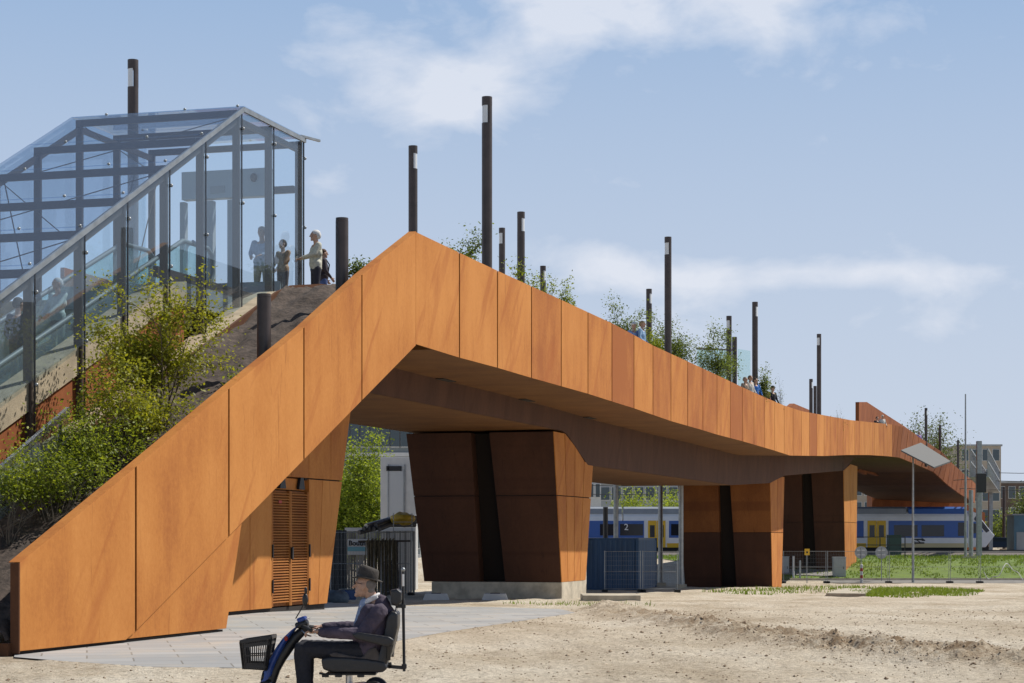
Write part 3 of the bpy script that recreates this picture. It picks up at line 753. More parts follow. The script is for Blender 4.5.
# ------------------------------------------------------------------ glass canopy over the escalator
RG, RB = 3.0, 6.62
POSTX = [35, 85, 128, 170, 206, 242, 274, 304]
POSTS = [sx(-22, RG)]+[sx(x, RG) for x in POSTX]; POSTS = [POSTS[0]-1.75]+POSTS
S_RIDGE = sx(242, RG); S_CEND = sx(304, RG); Z_RIDGE = zx(242, 107, RG); Z0R = zx(0, 292, RG); S0R = sx(0, RG)
ZEND = zx(305, 139, RG)
def zroof(s): return Z_RIDGE-(S_RIDGE-s)*(Z_RIDGE-Z0R)/(S_RIDGE-S0R) if s <= S_RIDGE else Z_RIDGE+(ZEND-Z_RIDGE)*(s-S_RIDGE)/(S_CEND-S_RIDGE)
def canopy():
    c = thing('glass_canopy', B(S_RIDGE, RG, 6.6), 'sloping clear glass canopy with brown steel posts roofing the escalator at the stair top', 'canopy')
    led = lambda s: min(3.74+.437*(s-32.85), 6.62)
    zpost = lambda s: min(soil(s), led(s))-.65
    gbot = lambda s: led(s)+.03 if s < 40 else 6.22
    for r, base in ((RG, None), (RB, 1)):
        for s in POSTS:
            zb = zpost(s) if base is None else led(s)-.6
            m = MB(); m.box(B(s, r+.13, (zb+zroof(s)-.06)/2), (.08, .15, zroof(s)-.06-zb), math.atan2(SY, SX)); m.build('post', M_POST, c, .006)
    # roof beams across, edge beams along
    for s in POSTS:
        m = MB(); z = zroof(s)-.13; m.bar(B(s, RG+.22, z), B(s, RB+.05, z), .07, .14); m.build('roof_beam', M_POST, c)
    for r in (RG+.12, RB+.12):
        m = MB()
        for a, b in ((POSTS[0], S_RIDGE), (S_RIDGE, S_CEND)):
            m.bar(B(a, r, zroof(a)-.26), B(b, r, zroof(b)-.26), .07, .12)
        m.build('edge_beam', M_POST, c)
    # glass: wall panes between the posts and roof panes
    for a, b in zip(POSTS, POSTS[1:]):
        m = MB(); e = .008
        def wall(r):
            za, zb = gbot(a), gbot(b)
            return [(a+e, za), (b-e, zb), (b-e, zroof(b)-.02), (a+e, zroof(a)-.02)]
        m.plate(wall(0), RG, .014); m.build('wall_glass', M_GLASS, c)
        m = MB(); m.plate([(a+e, led(a)-.1), (b-e, led(b)-.1), (b-e, zroof(b)-.02), (a+e, zroof(a)-.02)], RB+.26, .014); m.build('wall_glass', M_GLASS, c)
        m = MB(); r0, r1 = RG-.06, RB+.32
        m.hexa([B(a+e, r0, zroof(a)), B(b-e, r0, zroof(b)), B(b-e, r1, zroof(b)), B(a+e, r1, zroof(a)), B(a+e, r0, zroof(a)+.018), B(b-e, r0, zroof(b)+.018), B(b-e, r1, zroof(b)+.018), B(a+e, r1, zroof(a)+.018)])
        m.build('roof_glass', M_GROOF, c)
    # edge profile along the roofline
    m = MB()
    for a, b in ((POSTS[0], S_RIDGE), (S_RIDGE, S_CEND)):
        m.bar(B(a, RG-.03, zroof(a)-.05), B(b, RG-.03, zroof(b)-.05), .05, .10)
    m.build('eaves_profile', M_GALV, c)
    # dark pane joints and stainless clamps
    for s in POSTS[1:]:
        m = MB(); m.plate([(s-.012, zpost(s)+.5), (s+.012, zpost(s)+.5), (s+.012, zroof(s)-.05), (s-.012, zroof(s)-.05)], RG-.006, .03); m.build('pane_joint', M_BLACK, c)
        for dz in (.45, 2.0):
            z = zroof(s)-dz
            if z > zpost(s)+.8:
                m = MB(); m.ell(B(s, RG-.03, z), (.032, .032, .036), 8, 6); m.build('glass_clamp', M_GALV, c)
        for r in (RG+.1, RG+1.3, RB-.5):
            m = MB(); m.ell(B(s, r, zroof(s)+.03), (.034, .034, .026), 8, 6); m.build('glass_clamp', M_GALV, c)
    # bracing rods
    for (a, b) in ((1, 3), (3, 5), (5, 7)):
        for q in (0, 1):
            s1, s2 = POSTS[a], POSTS[b]
            m = MB(); r1, r2 = (RG+.3, RB) if q else (RB, RG+.3)
            m.tube([B(s1, r1, zroof(s1)-.22), B(s2, r2, zroof(s2)-.22)], .011, 5); m.build('bracing_rod', M_POST, c)
    for (a, b, za, zb) in ((3, 4, -.1, -4.6), (5, 6, -.2, -4.0), (9, 8, -.6, -4.2)):
        s1, s2 = POSTS[a], POSTS[b]
        m = MB(); m.tube([B(s1, RB-.05, zroof(s1)+za), B(s2, RB-.05, zroof(s1)+zb)], .013, 5); m.build('bracing_rod', M_POST, c)
    # end portal with white header and mullions
    s = sx(271, RG+.4)
    ang = math.atan2(SY, SX)
    m = MB(); m.box(B(s, 4.45, 9.42), (.25, 2.1, .62), ang); m.build('portal_header', mat('header panel grey', (.40, .45, .48), .5), c, .01)
    m = MB(); m.box(B(s-.132, 4.62, 9.3), (.02, .34, .16), ang); m.build('header_sign', M_SKIRT, c)
    m = MB(); m.ell(B(s-.14, 3.75, 9.52), (.08, .08, .10), 10, 8); m.build('clock_lamp', M_POST, c)
    for r in (3.45, 4.35, 4.9, 5.5):
        m = MB(); m.box(B(s, r, 7.86), (.16, .12 if r != 4.9 else .28, 2.42), ang); m.build('portal_mullion', M_SKIRT, c)
    m = MB(); m.box(B(s, 4.3, 6.95), (.2, 2.3, .55), ang); m.build('portal_plinth', M_SKIRT, c)
    m = MB(); m.bar(B(S_CEND-.1, RG+.2, ZEND-1.15), B(S_CEND-.1, RG+2.6, ZEND-1.15), .10, .16); m.build('roof_beam', M_POST, c)
    m = MB(); m.bar(B(S_CEND-.2, RG+.0, ZEND+.02), B(S_CEND+.45, RG-.2, ZEND+.02), .05, .05); m.build('eaves_bracket', M_GALV, c)
    # steel base rail at the landing
    m = MB(); m.bar(B(sx(172, RG), RG+.35, 6.72), B(S_CEND, RG+.35, 6.72), .1, .2); m.build('base_rail', M_POST, c)
canopy()
def escalator():
    e = thing('escalator', B(36, 4.4, 4.5), 'escalator with green-tinted glass balustrades climbing inside the glass canopy', 'escalator')
    zf = lambda s: min(3.0+.437*(s-32.85), 6.66)
    for r in (3.75, 5.1):
        m = MB(); ss = [25, 30, 35, 41.2, 42.4]
        for a, b in zip(ss, ss[1:]):
            m.plate([(a, zf(a)+.05), (b, zf(b)+.05), (b, zf(b)+.92), (a, zf(a)+.92)], r, .02)
        m.build('balustrade', M_GGREEN, e)
        m = MB(); pts = [B(a, r+.01, zf(a)+.97) for a in ss]+[B(42.62, r+.01, zf(42.4)+.85), B(42.66, r+.01, zf(42)+.5), B(42.5, r+.01, zf(42)+.2)]
        m.tube(pts, .05, 8); m.build('handrail', M_HRAIL, e)
        m = MB()
        for a, b in zip(ss, ss[1:]): m.plate([(a, zf(a)-.45), (b, zf(b)-.45), (b, zf(b)+.05), (a, zf(a)+.05)], r-.04, .1)
        m.build('side_skirt', M_POST, e)
    m = MB(); s = 25.
    while s < 41.2: m.hexa([B(q, r, z) for z in (zf(s)-.2, zf(s)) for q, r in ((s, 3.86), (s+.36, 3.86), (s+.36, 5.05), (s, 5.05))]); s += .36
    m.build('escalator_steps', M_SKIRT, e)
    # call post with hooked pipe on the landing
    t = thing('handrail_hoop', B(sx(185, 3.9), 3.9, 6.65), 'bent stainless handrail hoop standing on the glass landing', 'handrail')
    b = B(sx(185, 3.9), 3.9, 6.66); d = Vector((SY, -SX, 0))
    m = MB(); m.tube([b, b+Vector((0, 0, .75)), b+d*.05+Vector((0, 0, .92)), b+d*.18+Vector((0, 0, 1.0)), b+d*.3+Vector((0, 0, .92)), b+d*.3+Vector((0, 0, .82))], .035, 8); m.build('hoop', M_STEEL, t)
    # outer glass handrail beside the planting
    q = thing('glass_balustrade', B(30, 2.85, 1.6), 'low glass handrail beside shrubs outside the canopy stair', 'balustrade')
    a, b = at(-20, 487, 29.3), at(68, 410, 33.2)
    m = MB(); m.bar(a, b, .07, .10); m.build('handrail', M_STEEL, q)
    m = MB(); up = Vector((0, 0, .75)); n = Vector((SY, -SX, 0))*.012
    m.hexa([a-up, b-up, b-up+n, a-up+n, a-n*0-up*.07, b-up*.07, b-up*.07+n, a-up*.07+n]); m.build('glass_panel', M_GGREEN, q)
    for f_ in (.1, .5, .9):
        p = a.lerp(b, f_); m = MB(); m.box(p-Vector((0, 0, .6)), (.05, .05, 1.2)); m.build('baluster', M_POST, q)
escalator()

# ------------------------------------------------------------------ lamp columns on the bridge
def lamp(x, top, Y, w=.25, base=None, lens=1, side=-1, label='', zb=None):
    t = at(x, top, Y); zb = base if base is not None else 6.5
    o = thing('lamp_column', (t.x, t.y, zb), label, 'lamp post', 'dark lamp columns along the footbridge')
    rad = w/2; z1 = t.z; cap = .21*w/.25; ln = .42*w/.25
    n = 16
    if not lens:
        m = MB(); m.tube([(t.x, t.y, zb), (t.x, t.y, z1-.06)], rad, n); m.build('column', M_LAMP, o)
        m = MB(); m.tube([(t.x, t.y, z1-.055), (t.x, t.y, z1)], rad*.98, n); m.build('cap', M_LAMP, o)
        m = MB(); m.tube([(t.x, t.y, zb+.02), (t.x, t.y, zb+.06)], rad*1.04, n); m.build('base_ring', M_LAMP, o)
        return o
    m = MB(); m.tube([(t.x, t.y, zb), (t.x, t.y, z1-cap-ln)], rad, n); m.build('column', M_LAMP, o)
    m = MB(); m.tube([(t.x, t.y, z1-cap), (t.x, t.y, z1)], rad, n); m.build('cap', M_LAMP, o)
    # half shell carrying the cap, clear lens on the other half
    def half(c, R_, k0, k1, name, mm, inner):
        m = MB(); vs = []; z0, z2 = z1-cap-ln, z1-cap; st = 9
        for z in (z0+.001, z2-.001):
            for k in range(st):
                a = k0+(k1-k0)*k/(st-1); vs.append((t.x+R_*math.cos(a), t.y+R_*math.sin(a), z))
        fs = [tuple(range(st-1, -1, -1)), tuple(range(st, 2*st))]+[(k, k+1, st+k+1, st+k) for k in range(st-1)]+[(st-1, 0, st, 2*st-1)]
        m.add(vs, fs); return m.build(name, mm, o)
    a0 = math.pi*.5 if side < 0 else -math.pi*.5
    half(0, rad, a0+math.pi+.25, a0+2*math.pi+.1, 'spine', M_LAMP, 0)
    half(0, rad*.93, a0+.2, a0+math.pi+.15, 'lens', M_LENS, 0)
    return o
LAMPS = [
    (133, 60, 46, .25, 6.3, 1, -1, 'lamp column rising behind the glass canopy roof'),
    (342, 218, 40.5, .26, 5.9, 0, 1, 'plain dark column without lens, beside the people at the canopy end'),
    (264, 294, 36.6, .26, 4.2, 0, 1, 'short plain dark column standing in the soil below the canopy'),
    (413, 146, 55, .25, 6.6, 1, 1, 'lamp column directly above the bend of the steel parapet'),
    (487, 97, 50, .26, 6.6, 1, -1, 'tallest lamp column, right behind the parapet shrub'),
    (502, 228, 70, .22, 6.6, 1, -1, 'short lamp column between the tallest one and its right neighbour'),
    (521, 212, 62, .24, 6.6, 1, 1, 'lamp column with lens on its right, behind the sloping parapet'),
    (543, 266, 75, .22, 6.6, 1, 1, 'barely visible lamp top just above the parapet, beside the small shrub'),
    (649, 289, 83, .24, 6.5, 1, 1, 'shorter lamp column beside the round shrub and two people'),
    (668, 237, 71, .25, 6.5, 1, -1, 'tall lamp column right of the round bush on the bridge middle'),
    (729, 316, 92, .25, 6.5, 1, -1, 'lamp column in front of the glass screen, left of the pair'),
    (734.5, 337, 95, .24, 6.5, 0, -1, 'plain column touching its taller neighbour by the glass screen'),
    (755, 302, 90, .26, 6.5, 1, 1, 'tall lamp column above the group of people on the bridge'),
    (811, 379, 120, .22, 7.0, 1, 1, 'left small lamp column of the cluster of three'),
    (815, 386, 125, .20, 7.0, 0, 1, 'middle and shortest column of the cluster of three'),
    (819, 334, 111, .25, 6.8, 1, -1, 'tallest column of the cluster of three on the far bridge'),
    (926, 408, 165, .24, 7.4, 1, 1, 'tallest lamp column before the airy tree on the far ramp'),
    (940, 425, 195, .24, 6.6, 0, 1, 'middle lamp column on the far ramp beyond the train'),
    (958, 440, 212, .24, 6.0, 0, 1, 'last and lowest lamp column down the far ramp'),
]
for L_ in LAMPS: lamp(L_[0], L_[1], L_[2], L_[3], L_[4], L_[5], L_[6], L_[7])

# ------------------------------------------------------------------ plants
def plant(name, loc, label, cat, h, spread, nleaf, ls, lm, bm, stems=6, seed=1, trunk=None, group=None, lean=0.0, clump=.22, low=.25, sub=4, tr=None, shape=1.0, airy=0.0):
    rn = random.Random(seed); o = thing(name, loc, label, cat, group); L0 = Vector(loc)
    st = MB(); tips = []
    def branch(p, d, ln, rad, lev):
        n = 4; pts = [p]; q = p; dd = d.copy()
        for i in range(n):
            dd = (dd+Vector((rn.gauss(0, .13), rn.gauss(0, .13), rn.gauss(.03, .08)))).normalized(); q = q+dd*ln/n; pts.append(q)
        st.tube(pts, [rad*(1-.65*i/n) for i in range(n+1)], 5, False)
        if lev > 0:
            for k in range(sub):
                t = rn.uniform(.3, 1); i = min(n-1, int(t*n)); b = pts[i].lerp(pts[i+1], t*n-i)
                sd_ = Vector((rn.gauss(0, 1), rn.gauss(0, 1), rn.gauss(.25, .5))).normalized()
                branch(b, (dd*.6+sd_*.8).normalized(), ln*rn.uniform(.35, .6), rad*.5, lev-1)
        else: tips.append((pts[2], .6))
        tips.append((pts[-1], 1.0)); 
        if lev == 0: tips.append((pts[3], 1))
    if trunk:
        th = h*trunk; tw = [L0]; 
        for i in range(5): tw.append(L0+Vector((rn.gauss(0, .03)*h*.4, rn.gauss(0, .03)*h*.4, th*(i+1)/5)))
        rad = tr or h*.018; st.tube([L0-Vector((0, 0, .2))]+tw[1:], [rad*1.25]+[rad*(1-.08*i) for i in range(5)], 8)
        for k in range(stems):
            b = tw[rn.choice((3, 4, 5))]; a = rn.uniform(0, 6.28); el = rn.uniform(.15, 1.3)
            d = Vector((math.cos(a)*math.cos(el), math.sin(a)*math.cos(el), math.sin(el)))
            ln = (h-th)*(.55+.45*math.sin(el))*rn.uniform(.7, 1.0); ln = min(ln, spread*1.1+ (h-th)*math.sin(el)*.6)
            branch(b, d, ln, rad*.5, 2)
    else:
        for k in range(stems):
            a = rn.uniform(0, 6.28); r_ = spread*.22*rn.random()
            b = L0+Vector((math.cos(a)*r_, math.sin(a)*r_, -.12))
            d = Vector((math.cos(a)*spread/h*rn.uniform(.1, 1.0)+lean, math.sin(a)*spread/h*rn.uniform(.1, 1.0), 1)).normalized()
            branch(b, d, h*rn.uniform(.6, 1.0), max(.006, h*.009), 2)
    zs_ = sorted(t[0].z-L0.z for t in tips); rs_ = sorted(math.hypot(t[0].x-L0.x, t[0].y-L0.y) for t in tips)
    kz = (h-clump*1.2)/zs_[-1]; kr = max(spread-clump, spread*.5)/rs_[int(len(rs_)*.95)]
    fit = lambda p: Vector((L0.x+(p[0]-L0.x)*kr, L0.y+(p[1]-L0.y)*kr, L0.z+(p[2]-L0.z)*kz))
    st.v = [tuple(fit(q)) for q in st.v]; tips = [(fit(t[0]), t[1]) for t in tips]
    st.build('trunk' if trunk else 'stems', bm, o, fix=False)
    fo = MB(); tips = [t for t in tips if t[0].z > L0.z+h*low]
    if not tips: tips = [(L0+Vector((0, 0, h*.7)), 1)]
    rn.shuffle(tips)
    if airy: tips = tips[:max(6, int(len(tips)*(1-airy)))]
    cl = [rn.uniform(-.18, .18) for _ in tips]
    for i in range(nleaf):
        k = rn.randrange(len(tips)); c, w = tips[k]; sg = clump*w
        p = c+Vector((rn.gauss(0, sg), rn.gauss(0, sg), rn.gauss(0, sg*.8)))
        u = Vector((rn.gauss(0, 1), rn.gauss(0, 1), rn.gauss(0, .7))).normalized(); n = Vector((rn.gauss(0, .7), rn.gauss(0, .7), 1)).normalized()
        v = n.cross(u); 
        if v.length < .1: continue
        v.normalize(); s_ = ls*rn.uniform(.6, 1.25)
        fo.cur = min(1, max(0, .5+cl[k]+rn.gauss(0, .22)))
        fo.add([p-u*s_*.5, p+v*s_*.28, p+u*s_*.5, p-v*s_*.28], [(0, 1, 2, 3)])
    fo.build('crown' if trunk else 'foliage', lm, o, fix=False)
    return o
def on_bed(x, r, dz=0):
    s = sx(x, r); p = B(s, r, soil(s)+dz); return p
# big shrub group in the bed beside the stair
plant('shrub', B(sx(160, 1.3), 1.3, soil(sx(160, 1.3))), 'tall yellow-green leafy shrub in front of the canopy posts', 'shrub', 2.75, 1.25, 12500, .068, M_LEAFA, M_BARK, 11, 11, clump=.16, low=.16, group='shrubs in the planting bed beside the stair wall')
plant('shrub', B(sx(138, 1.0), 1.0, soil(sx(138, 1.0))), 'yellow-green shrub filling the slope just left of the tallest one', 'shrub', 2.0, 1.1, 6000, .068, M_LEAFA, M_BARK, 10, 17, clump=.16, low=.10, group='shrubs in the planting bed beside the stair wall')
plant('shrub', B(sx(105, 1.2), 1.2, soil(sx(105, 1.2))), 'dense green shrub just below the tall yellow-green one', 'shrub', 1.5, 1.15, 4600, .062, M_LEAFB, M_BARK, 10, 12, clump=.15, low=.12, group='shrubs in the planting bed beside the stair wall')
plant('shrub', B(sx(55, 1.35), 1.35, soil(sx(55, 1.35))), 'green shrub with bare pale lower twigs near the low end of the bed', 'shrub', 1.35, .95, 3800, .062, M_LEAFB, M_BARKG, 10, 13, clump=.15, low=.30, group='shrubs in the planting bed beside the stair wall')
plant('shrub', B(sx(8, 1.8), 1.8, soil(sx(8, 1.8))), 'sparse green shrub at the left picture edge beside the glass handrail', 'shrub', 1.4, .7, 2600, .062, M_LEAFB, M_BARKG, 9, 14, clump=.15, low=.45, group='shrubs in the planting bed beside the stair wall')
plant('shrub', B(26.9, 2.6, .35), 'low dark green plant at the foot of the planting slope', 'shrub', .65, .5, 900, .06, M_LEAFB, M_BARK, 7, 15, clump=.09, low=.1, group='shrubs in the planting bed beside the stair wall')
plant('shrub', B(28.4, 1.6, soil(28.4)), 'bare twiggy shrub with few leaves low on the soil slope', 'shrub', 1.2, .6, 500, .06, M_LEAFB, M_BARKG, 9, 16, clump=.12, low=.2, group='shrubs in the planting bed beside the stair wall')
for i, (x, r, h, lb) in enumerate(((236, .8, .45, 'small pale flowering plant on the bare soil below the short column'), (252, .5, .28, 'tiny green tuft just left of the short column'), (40, .35, .3, 'small green tuft just behind the low coping'), (100, .4, .35, 'small green plant against the coping under the shrubs'))):
    plant('small_plant', on_bed(x, r), lb, 'plant', h, .25, 110, .07, M_LEAFB, M_BARKG, 5, 30+i, clump=.06, low=.1)
def deck_plant(x, ybase, ytop, Y, wpx, n, ls, lm, label, seed, **k):
    n = int(n*3.6); ls *= .9; p = at(x, ybase, Y); zb = min(p.z, 7.2); zt = at(x, ytop, Y).z
    return plant('shrub', (p.x, p.y, zb), label, 'shrub', zt-zb, wpx/2/F*Y, n, ls, lm, M_BARK, seed=seed, group='shrubs planted on the bridge deck', **k)
deck_plant(466, 262, 222, 52, 60, 900, .085, M_LEAFC, 'loose shrub around the foot of the tallest lamp column', 41, stems=8, clump=.14, low=.3)
deck_plant(532, 290, 256, 62, 60, 900, .09, M_LEAFB, 'fresh green low shrub between the lamp columns and small upright shrub', 42, stems=8, clump=.14, low=.3)
deck_plant(567, 302, 272, 58, 20, 380, .085, M_LEAFB, 'small upright shrub alone above the sloping parapet', 43, stems=4, clump=.11, low=.3)
deck_plant(362, 290, 255, 45, 34, 420, .075, M_LEAFC, 'thin shrub beside the plain column and stair parapet', 44, stems=6, clump=.12, low=.2)
deck_plant(626, 330, 291, 80, 46, 1700, .10, M_LEAFC, 'round dense shrub left of the two people on the bridge', 45, stems=9, clump=.17, low=.25)
deck_plant(672, 352, 308, 74, 62, 1500, .10, M_LEAFC, 'bushy shrub around the tall middle lamp column', 46, stems=9, clump=.17, low=.2)
deck_plant(716, 368, 318, 88, 60, 1300, .11, M_LEAFC, 'wide feathery shrub in front of the glass screen', 47, stems=8, clump=.20, low=.35)
deck_plant(765, 392, 360, 90, 16, 420, .10, M_LEAFC, 'narrow shrub beside the group of people on the bridge', 48, stems=5, clump=.14, low=.2)
deck_plant(781, 398, 372, 95, 16, 40, .06, M_LEAFC, 'leafless twiggy shrub right of the people group', 49, stems=7, clump=.1, low=.2)
deck_plant(838, 418, 404, 118, 20, 60, .07, M_LEAFC, 'leafless tuft of twigs right of the three lamp cluster', 50, stems=8, clump=.1, low=.2)
deck_plant(655, 346, 318, 72, 26, 600, .09, M_LEAFB, 'low green bush right behind the two people', 51, stems=6, clump=.14, low=.2)
# glass screen on the deck
gs = thing('glass_screen', at(700, 372, 93), 'pale green glass screen standing on the bridge behind shrubs', 'glass screen')
for a, b in ((697, 714), (715, 732), (738, 750)):
    m = MB(); p, q = at(a, 349, 93), at(b, 351, 94.5); up = Vector((0, 0, 1.7)); n = Vector((.02, -.03, 0))
    m.hexa([p-up, q-up, q-up+n, p-up+n, p, q, q+n, p+n]); m.build('pane', M_GGREEN, gs)
m = MB(); m.bar(at(696.5, 348.6, 93), at(732, 350, 94.5), .06, .08); m.build('top_rail', M_POST, gs)

# ------------------------------------------------------------------ trees behind
def tree(x, ybase, ytop, Y, wpx, n, ls, label, seed, lm=None, trunk=.3, **k):
    n = int(n*1.7)
    p = at(x, ybase, Y); zt = at(x, ytop, Y).z; zb = min(p.z, g0(Y))
    return plant('tree', (p.x, p.y, zb), label, 'tree', zt-zb, wpx/2/F*Y, n, ls, lm or M_LEAFD, M_BARK, seed=seed, trunk=trunk, **k)
tree(360, 560, 424, 104, 76, 13000, .17, 'bright green leafy tree seen under the bridge beside the white cabin', 61, stems=16, clump=.42, low=.22, trunk=.22)
tree(348, 570, 455, 112, 40, 3500, .17, 'smaller bright green tree behind the leaning door wall', 62, stems=12, clump=.42, low=.2, trunk=.22)
tree(640, 556, 478, 225, 70, 4200, .30, 'green tree standing beyond the train between two grey masts', 63, stems=16, clump=.75, low=.25, trunk=.25)
tree(672, 556, 480, 235, 50, 2800, .30, 'second green tree beyond the train beside the dark pier', 64, stems=14, clump=.75, low=.25, trunk=.25)
tree(918, 556, 402, 240, 62, 4600, .28, 'airy pale green tree rising left of the lamp column on the far ramp', 65, M_LEAFF, stems=18, clump=.75, low=.3, trunk=.35)
tree(945, 556, 408, 252, 64, 3000, .28, 'thin-leaved tall tree above the far ramp', 66, M_LEAFF, stems=18, clump=.9, low=.3, trunk=.35)
tree(1018, 556, 488, 262, 46, 3000, .34, 'dark green tree behind the blue kiosk', 67, M_LEAFF, stems=16, clump=.8, low=.15, trunk=.2)
tree(996, 556, 505, 330, 40, 1800, .4, 'small yellow green tree beyond the parked dark car', 68, M_LEAFD, stems=14, clump=.9, low=.1, trunk=.2)
tree(1036, 556, 480, 245, 60, 3000, .34, 'dark green tree cut by the right picture edge', 69, M_LEAFF, stems=16, clump=.8, low=.1, trunk=.2)

# ------------------------------------------------------------------ train and tracks
YT = 190.0; KT = YT/F
def tx(x): return (x-CX)*KT
def tz(y): return EYE-(y-HZ)*KT
M_TW = mat('train white', (.84, .85, .86), .35, var=.08, vscale=1); M_TB = mat('train blue', (.035, .12, .42), .35); M_TY = mat('train yellow', (.80, .48, .02), .4)
M_TG = mat('train roof grey', (.30, .33, .37), .5, var=.15, vscale=1); M_TWIN = mat('train window dark', (.012, .016, .028), .12); M_UND = mat('train underframe', (.03, .03, .032), .8)
M_TBL = mat('train roof blue', (.03, .11, .38), .4)
def train():
    t = thing('train', (tx(800), YT+1.4, .3), 'white and blue commuter train with yellow doors and stripe passing under the bridge', 'train')
    D = 2.8
    def plate(x0, x1, y0, y1, name, mm, proud=.03, bev=0, th=None):
        m = MB(); th = th or (proud+.02)
        m.box(((tx(x0)+tx(x1))/2, YT-proud+th/2, (tz(y0)+tz(y1))/2), (abs(tx(x1)-tx(x0)), th, abs(tz(y0)-tz(y1)))); return m.build(name, mm, t, bev)
    # car bodies: section profile swept along X
    prof = [(0, .62), (0, 3.15), (.10, 3.55), (.42, 3.95), (.9, 4.12), (D-.9, 4.12), (D-.42, 3.95), (D-.1, 3.55), (D, 3.15), (D, .62)]
    for (x0, x1) in ((470, 622), (623.5, 760), (761.5, 969)):
        m = MB(); m.prism(prof, lambda a, b: Vector((tx(x0), YT+a, b)), lambda a, b: Vector((tx(x1), YT+a, b))); m.build('car_body', M_TW, t, .03)
        m = MB(); m.box(((tx(x0)+tx(x1))/2, YT+D/2, .45), (tx(x1)-tx(x0)-.6, D-.5, .34)); m.build('underframe', M_UND, t)
        for q in (.12, .88):
            xx = tx(x0)+(tx(x1)-tx(x0))*q
            for dx in (-1.1, 1.1):
                m = MB(); m.tube([(xx+dx, YT+.45, .72), (xx+dx, YT+.58, .72)], .42, 16); m.build('wheel', M_UND, t)
    # sloping cab nose
    side = [(969, .62), (986, .62), (995.2, 1.75), (991, 2.2), (977, 3.9), (969, 4.12)]
    m = MB(); m.prism(side, lambda a, b: Vector((tx(a), YT+.12, b)), lambda a, b: Vector((tx(a), YT+D-.12, b))); m.build('cab_nose', M_TW, t, .08)
    m = MB(); m.prism([(973.5, 3.3), (976.6, 3.75), (989.5, 2.2), (986, 2.0)], lambda a, b: Vector((tx(a)+.05, YT+.10, b)), lambda a, b: Vector((tx(a)+.05, YT+D-.10, b))); m.build('windscreen', M_TWIN, t)
    m = MB(); m.prism([(969, 1.5), (977, 1.5), (983.5, 2.15), (976, 3.05), (969, 3.05)], lambda a, b: Vector((tx(a), YT+.07, b)), lambda a, b: Vector((tx(a), YT+.16, b))); m.build('cab_side_blue', M_TB, t)
    m = MB(); m.prism([(972, 1.9), (978, 2.0), (981, 2.25), (975.5, 2.9), (972, 2.9)], lambda a, b: Vector((tx(a), YT+.04, b)), lambda a, b: Vector((tx(a), YT+.10, b))); m.build('cab_window', M_TWIN, t)
    m = MB(); m.box((tx(987), YT+D/2, .5), (.9, .5, .35)); m.build('coupler', M_UND, t)
    # roof: grey strip and the blue screen over the equipment
    for (x0, x1, mm) in ((470, 622, M_TG), (624, 760, M_TG), (762, 907, M_TG), (909, 967, M_TBL)):
        m = MB(); m.prism([(.22, 3.80), (.3, 4.3), (.8, 4.48), (D-.8, 4.48), (D-.3, 4.3), (D-.22, 3.80)], lambda a, b: Vector((tx(x0), YT+a, b)), lambda a, b: Vector((tx(x1), YT+a, b))); m.build('roof_cover', mm, t, .03)
    # blue bands with windows, white verticals remain at the doors
    for (x0, x1) in ((560, 644), (669, 702), (707, 760), (763, 784), (800, 845), (856, 863.6), (888.5, 967.5)):
        plate(x0, x1, 520.8, 537.8, 'blue_band', M_TB)
    for (x0, x1, y0, y1) in ((600, 617, 524, 535.5), (620, 643, 524, 535.5), (671, 690, 524, 535.5), (710, 735, 524, 535.5), (803, 823, 524, 535.5), (826, 842, 524, 535.5), (894, 917.5, 525, 536.5), (921.5, 944, 525, 536.5), (958, 966, 522.5, 536)):
        plate(x0, x1, y0, y1, 'window', M_TWIN, .045)
    for (x0, x1) in ((470, 646), (667, 760), (762, 866), (887, 968)):
        plate(x0, x1, 543.2, 547.5, 'yellow_stripe', mat('train cream stripe', (.66, .55, .30), .4) if x0 > 860 else M_TY, .02)
    for x0, x1 in ((648, 665.5), (867.5, 885.8), (786, 799)):
        mid = (x0+x1)/2
        for a, b in ((x0, mid-.25), (mid+.25, x1)):
            d = plate(a, b, 520.6, 547.4, 'door', M_TY, .05)
            m = MB(); m.box(((tx(a)+tx(b))/2, YT-.055, (tz(525)+tz(537.5))/2), ((tx(b)-tx(a))*.56, .02, 1.15)); w = m.build('door_window', M_TWIN); w.parent = d
    # class number and the arrows emblem
    text_mesh('class_number', '2', .85, Vector((tx(624), YT-.056, tz(530))), M_TW, t)
    m = MB(); cx_, cz_ = tx(918.5), tz(541.2); y_ = YT-.05
    def pl(pts): m.prism(pts, lambda a, b: Vector((cx_+a, y_, cz_+b)), lambda a, b: Vector((cx_+a, y_+.06, cz_+b)))
    pl([(-.55, .10), (.30, .10), (.30, .24), (-.55, .24)]); pl([(.30, .32), (.62, .12), (.62, .02), (.30, .02)])
    pl([(-.30, -.24), (.55, -.24), (.55, -.10), (-.30, -.10)]); pl([(-.30, -.32), (-.62, -.12), (-.62, -.02), (-.30, -.02)]); pl([(-.2, .1), (-.06, .1), (.2, -.1), (.06, -.1)])
    m.build('arrow_emblem', M_BLACK, t)
train()
M_BALL = mat('track ballast', (.20, .17, .15), .95, var=.5, vscale=3, bump=.6, bscale=8)
def strip(name, x0, x1, y0, y1, z0, z1, m, kind='structure'):
    b = MB(); b.box(((x0+x1)/2, (y0+y1)/2, (z0+z1)/2), (x1-x0, y1-y0, z1-z0)); o = b.build(name, m); o['kind'] = kind; return o
b = MB(); b.prism([(166.5, -.04), (178, .12), (185, .17), (202, .17), (205, 0)], lambda a, z: Vector((-120, a, z)), lambda a, z: Vector((160, a, z))); o = b.build('railway_bed', M_BALL); o['kind'] = 'structure'
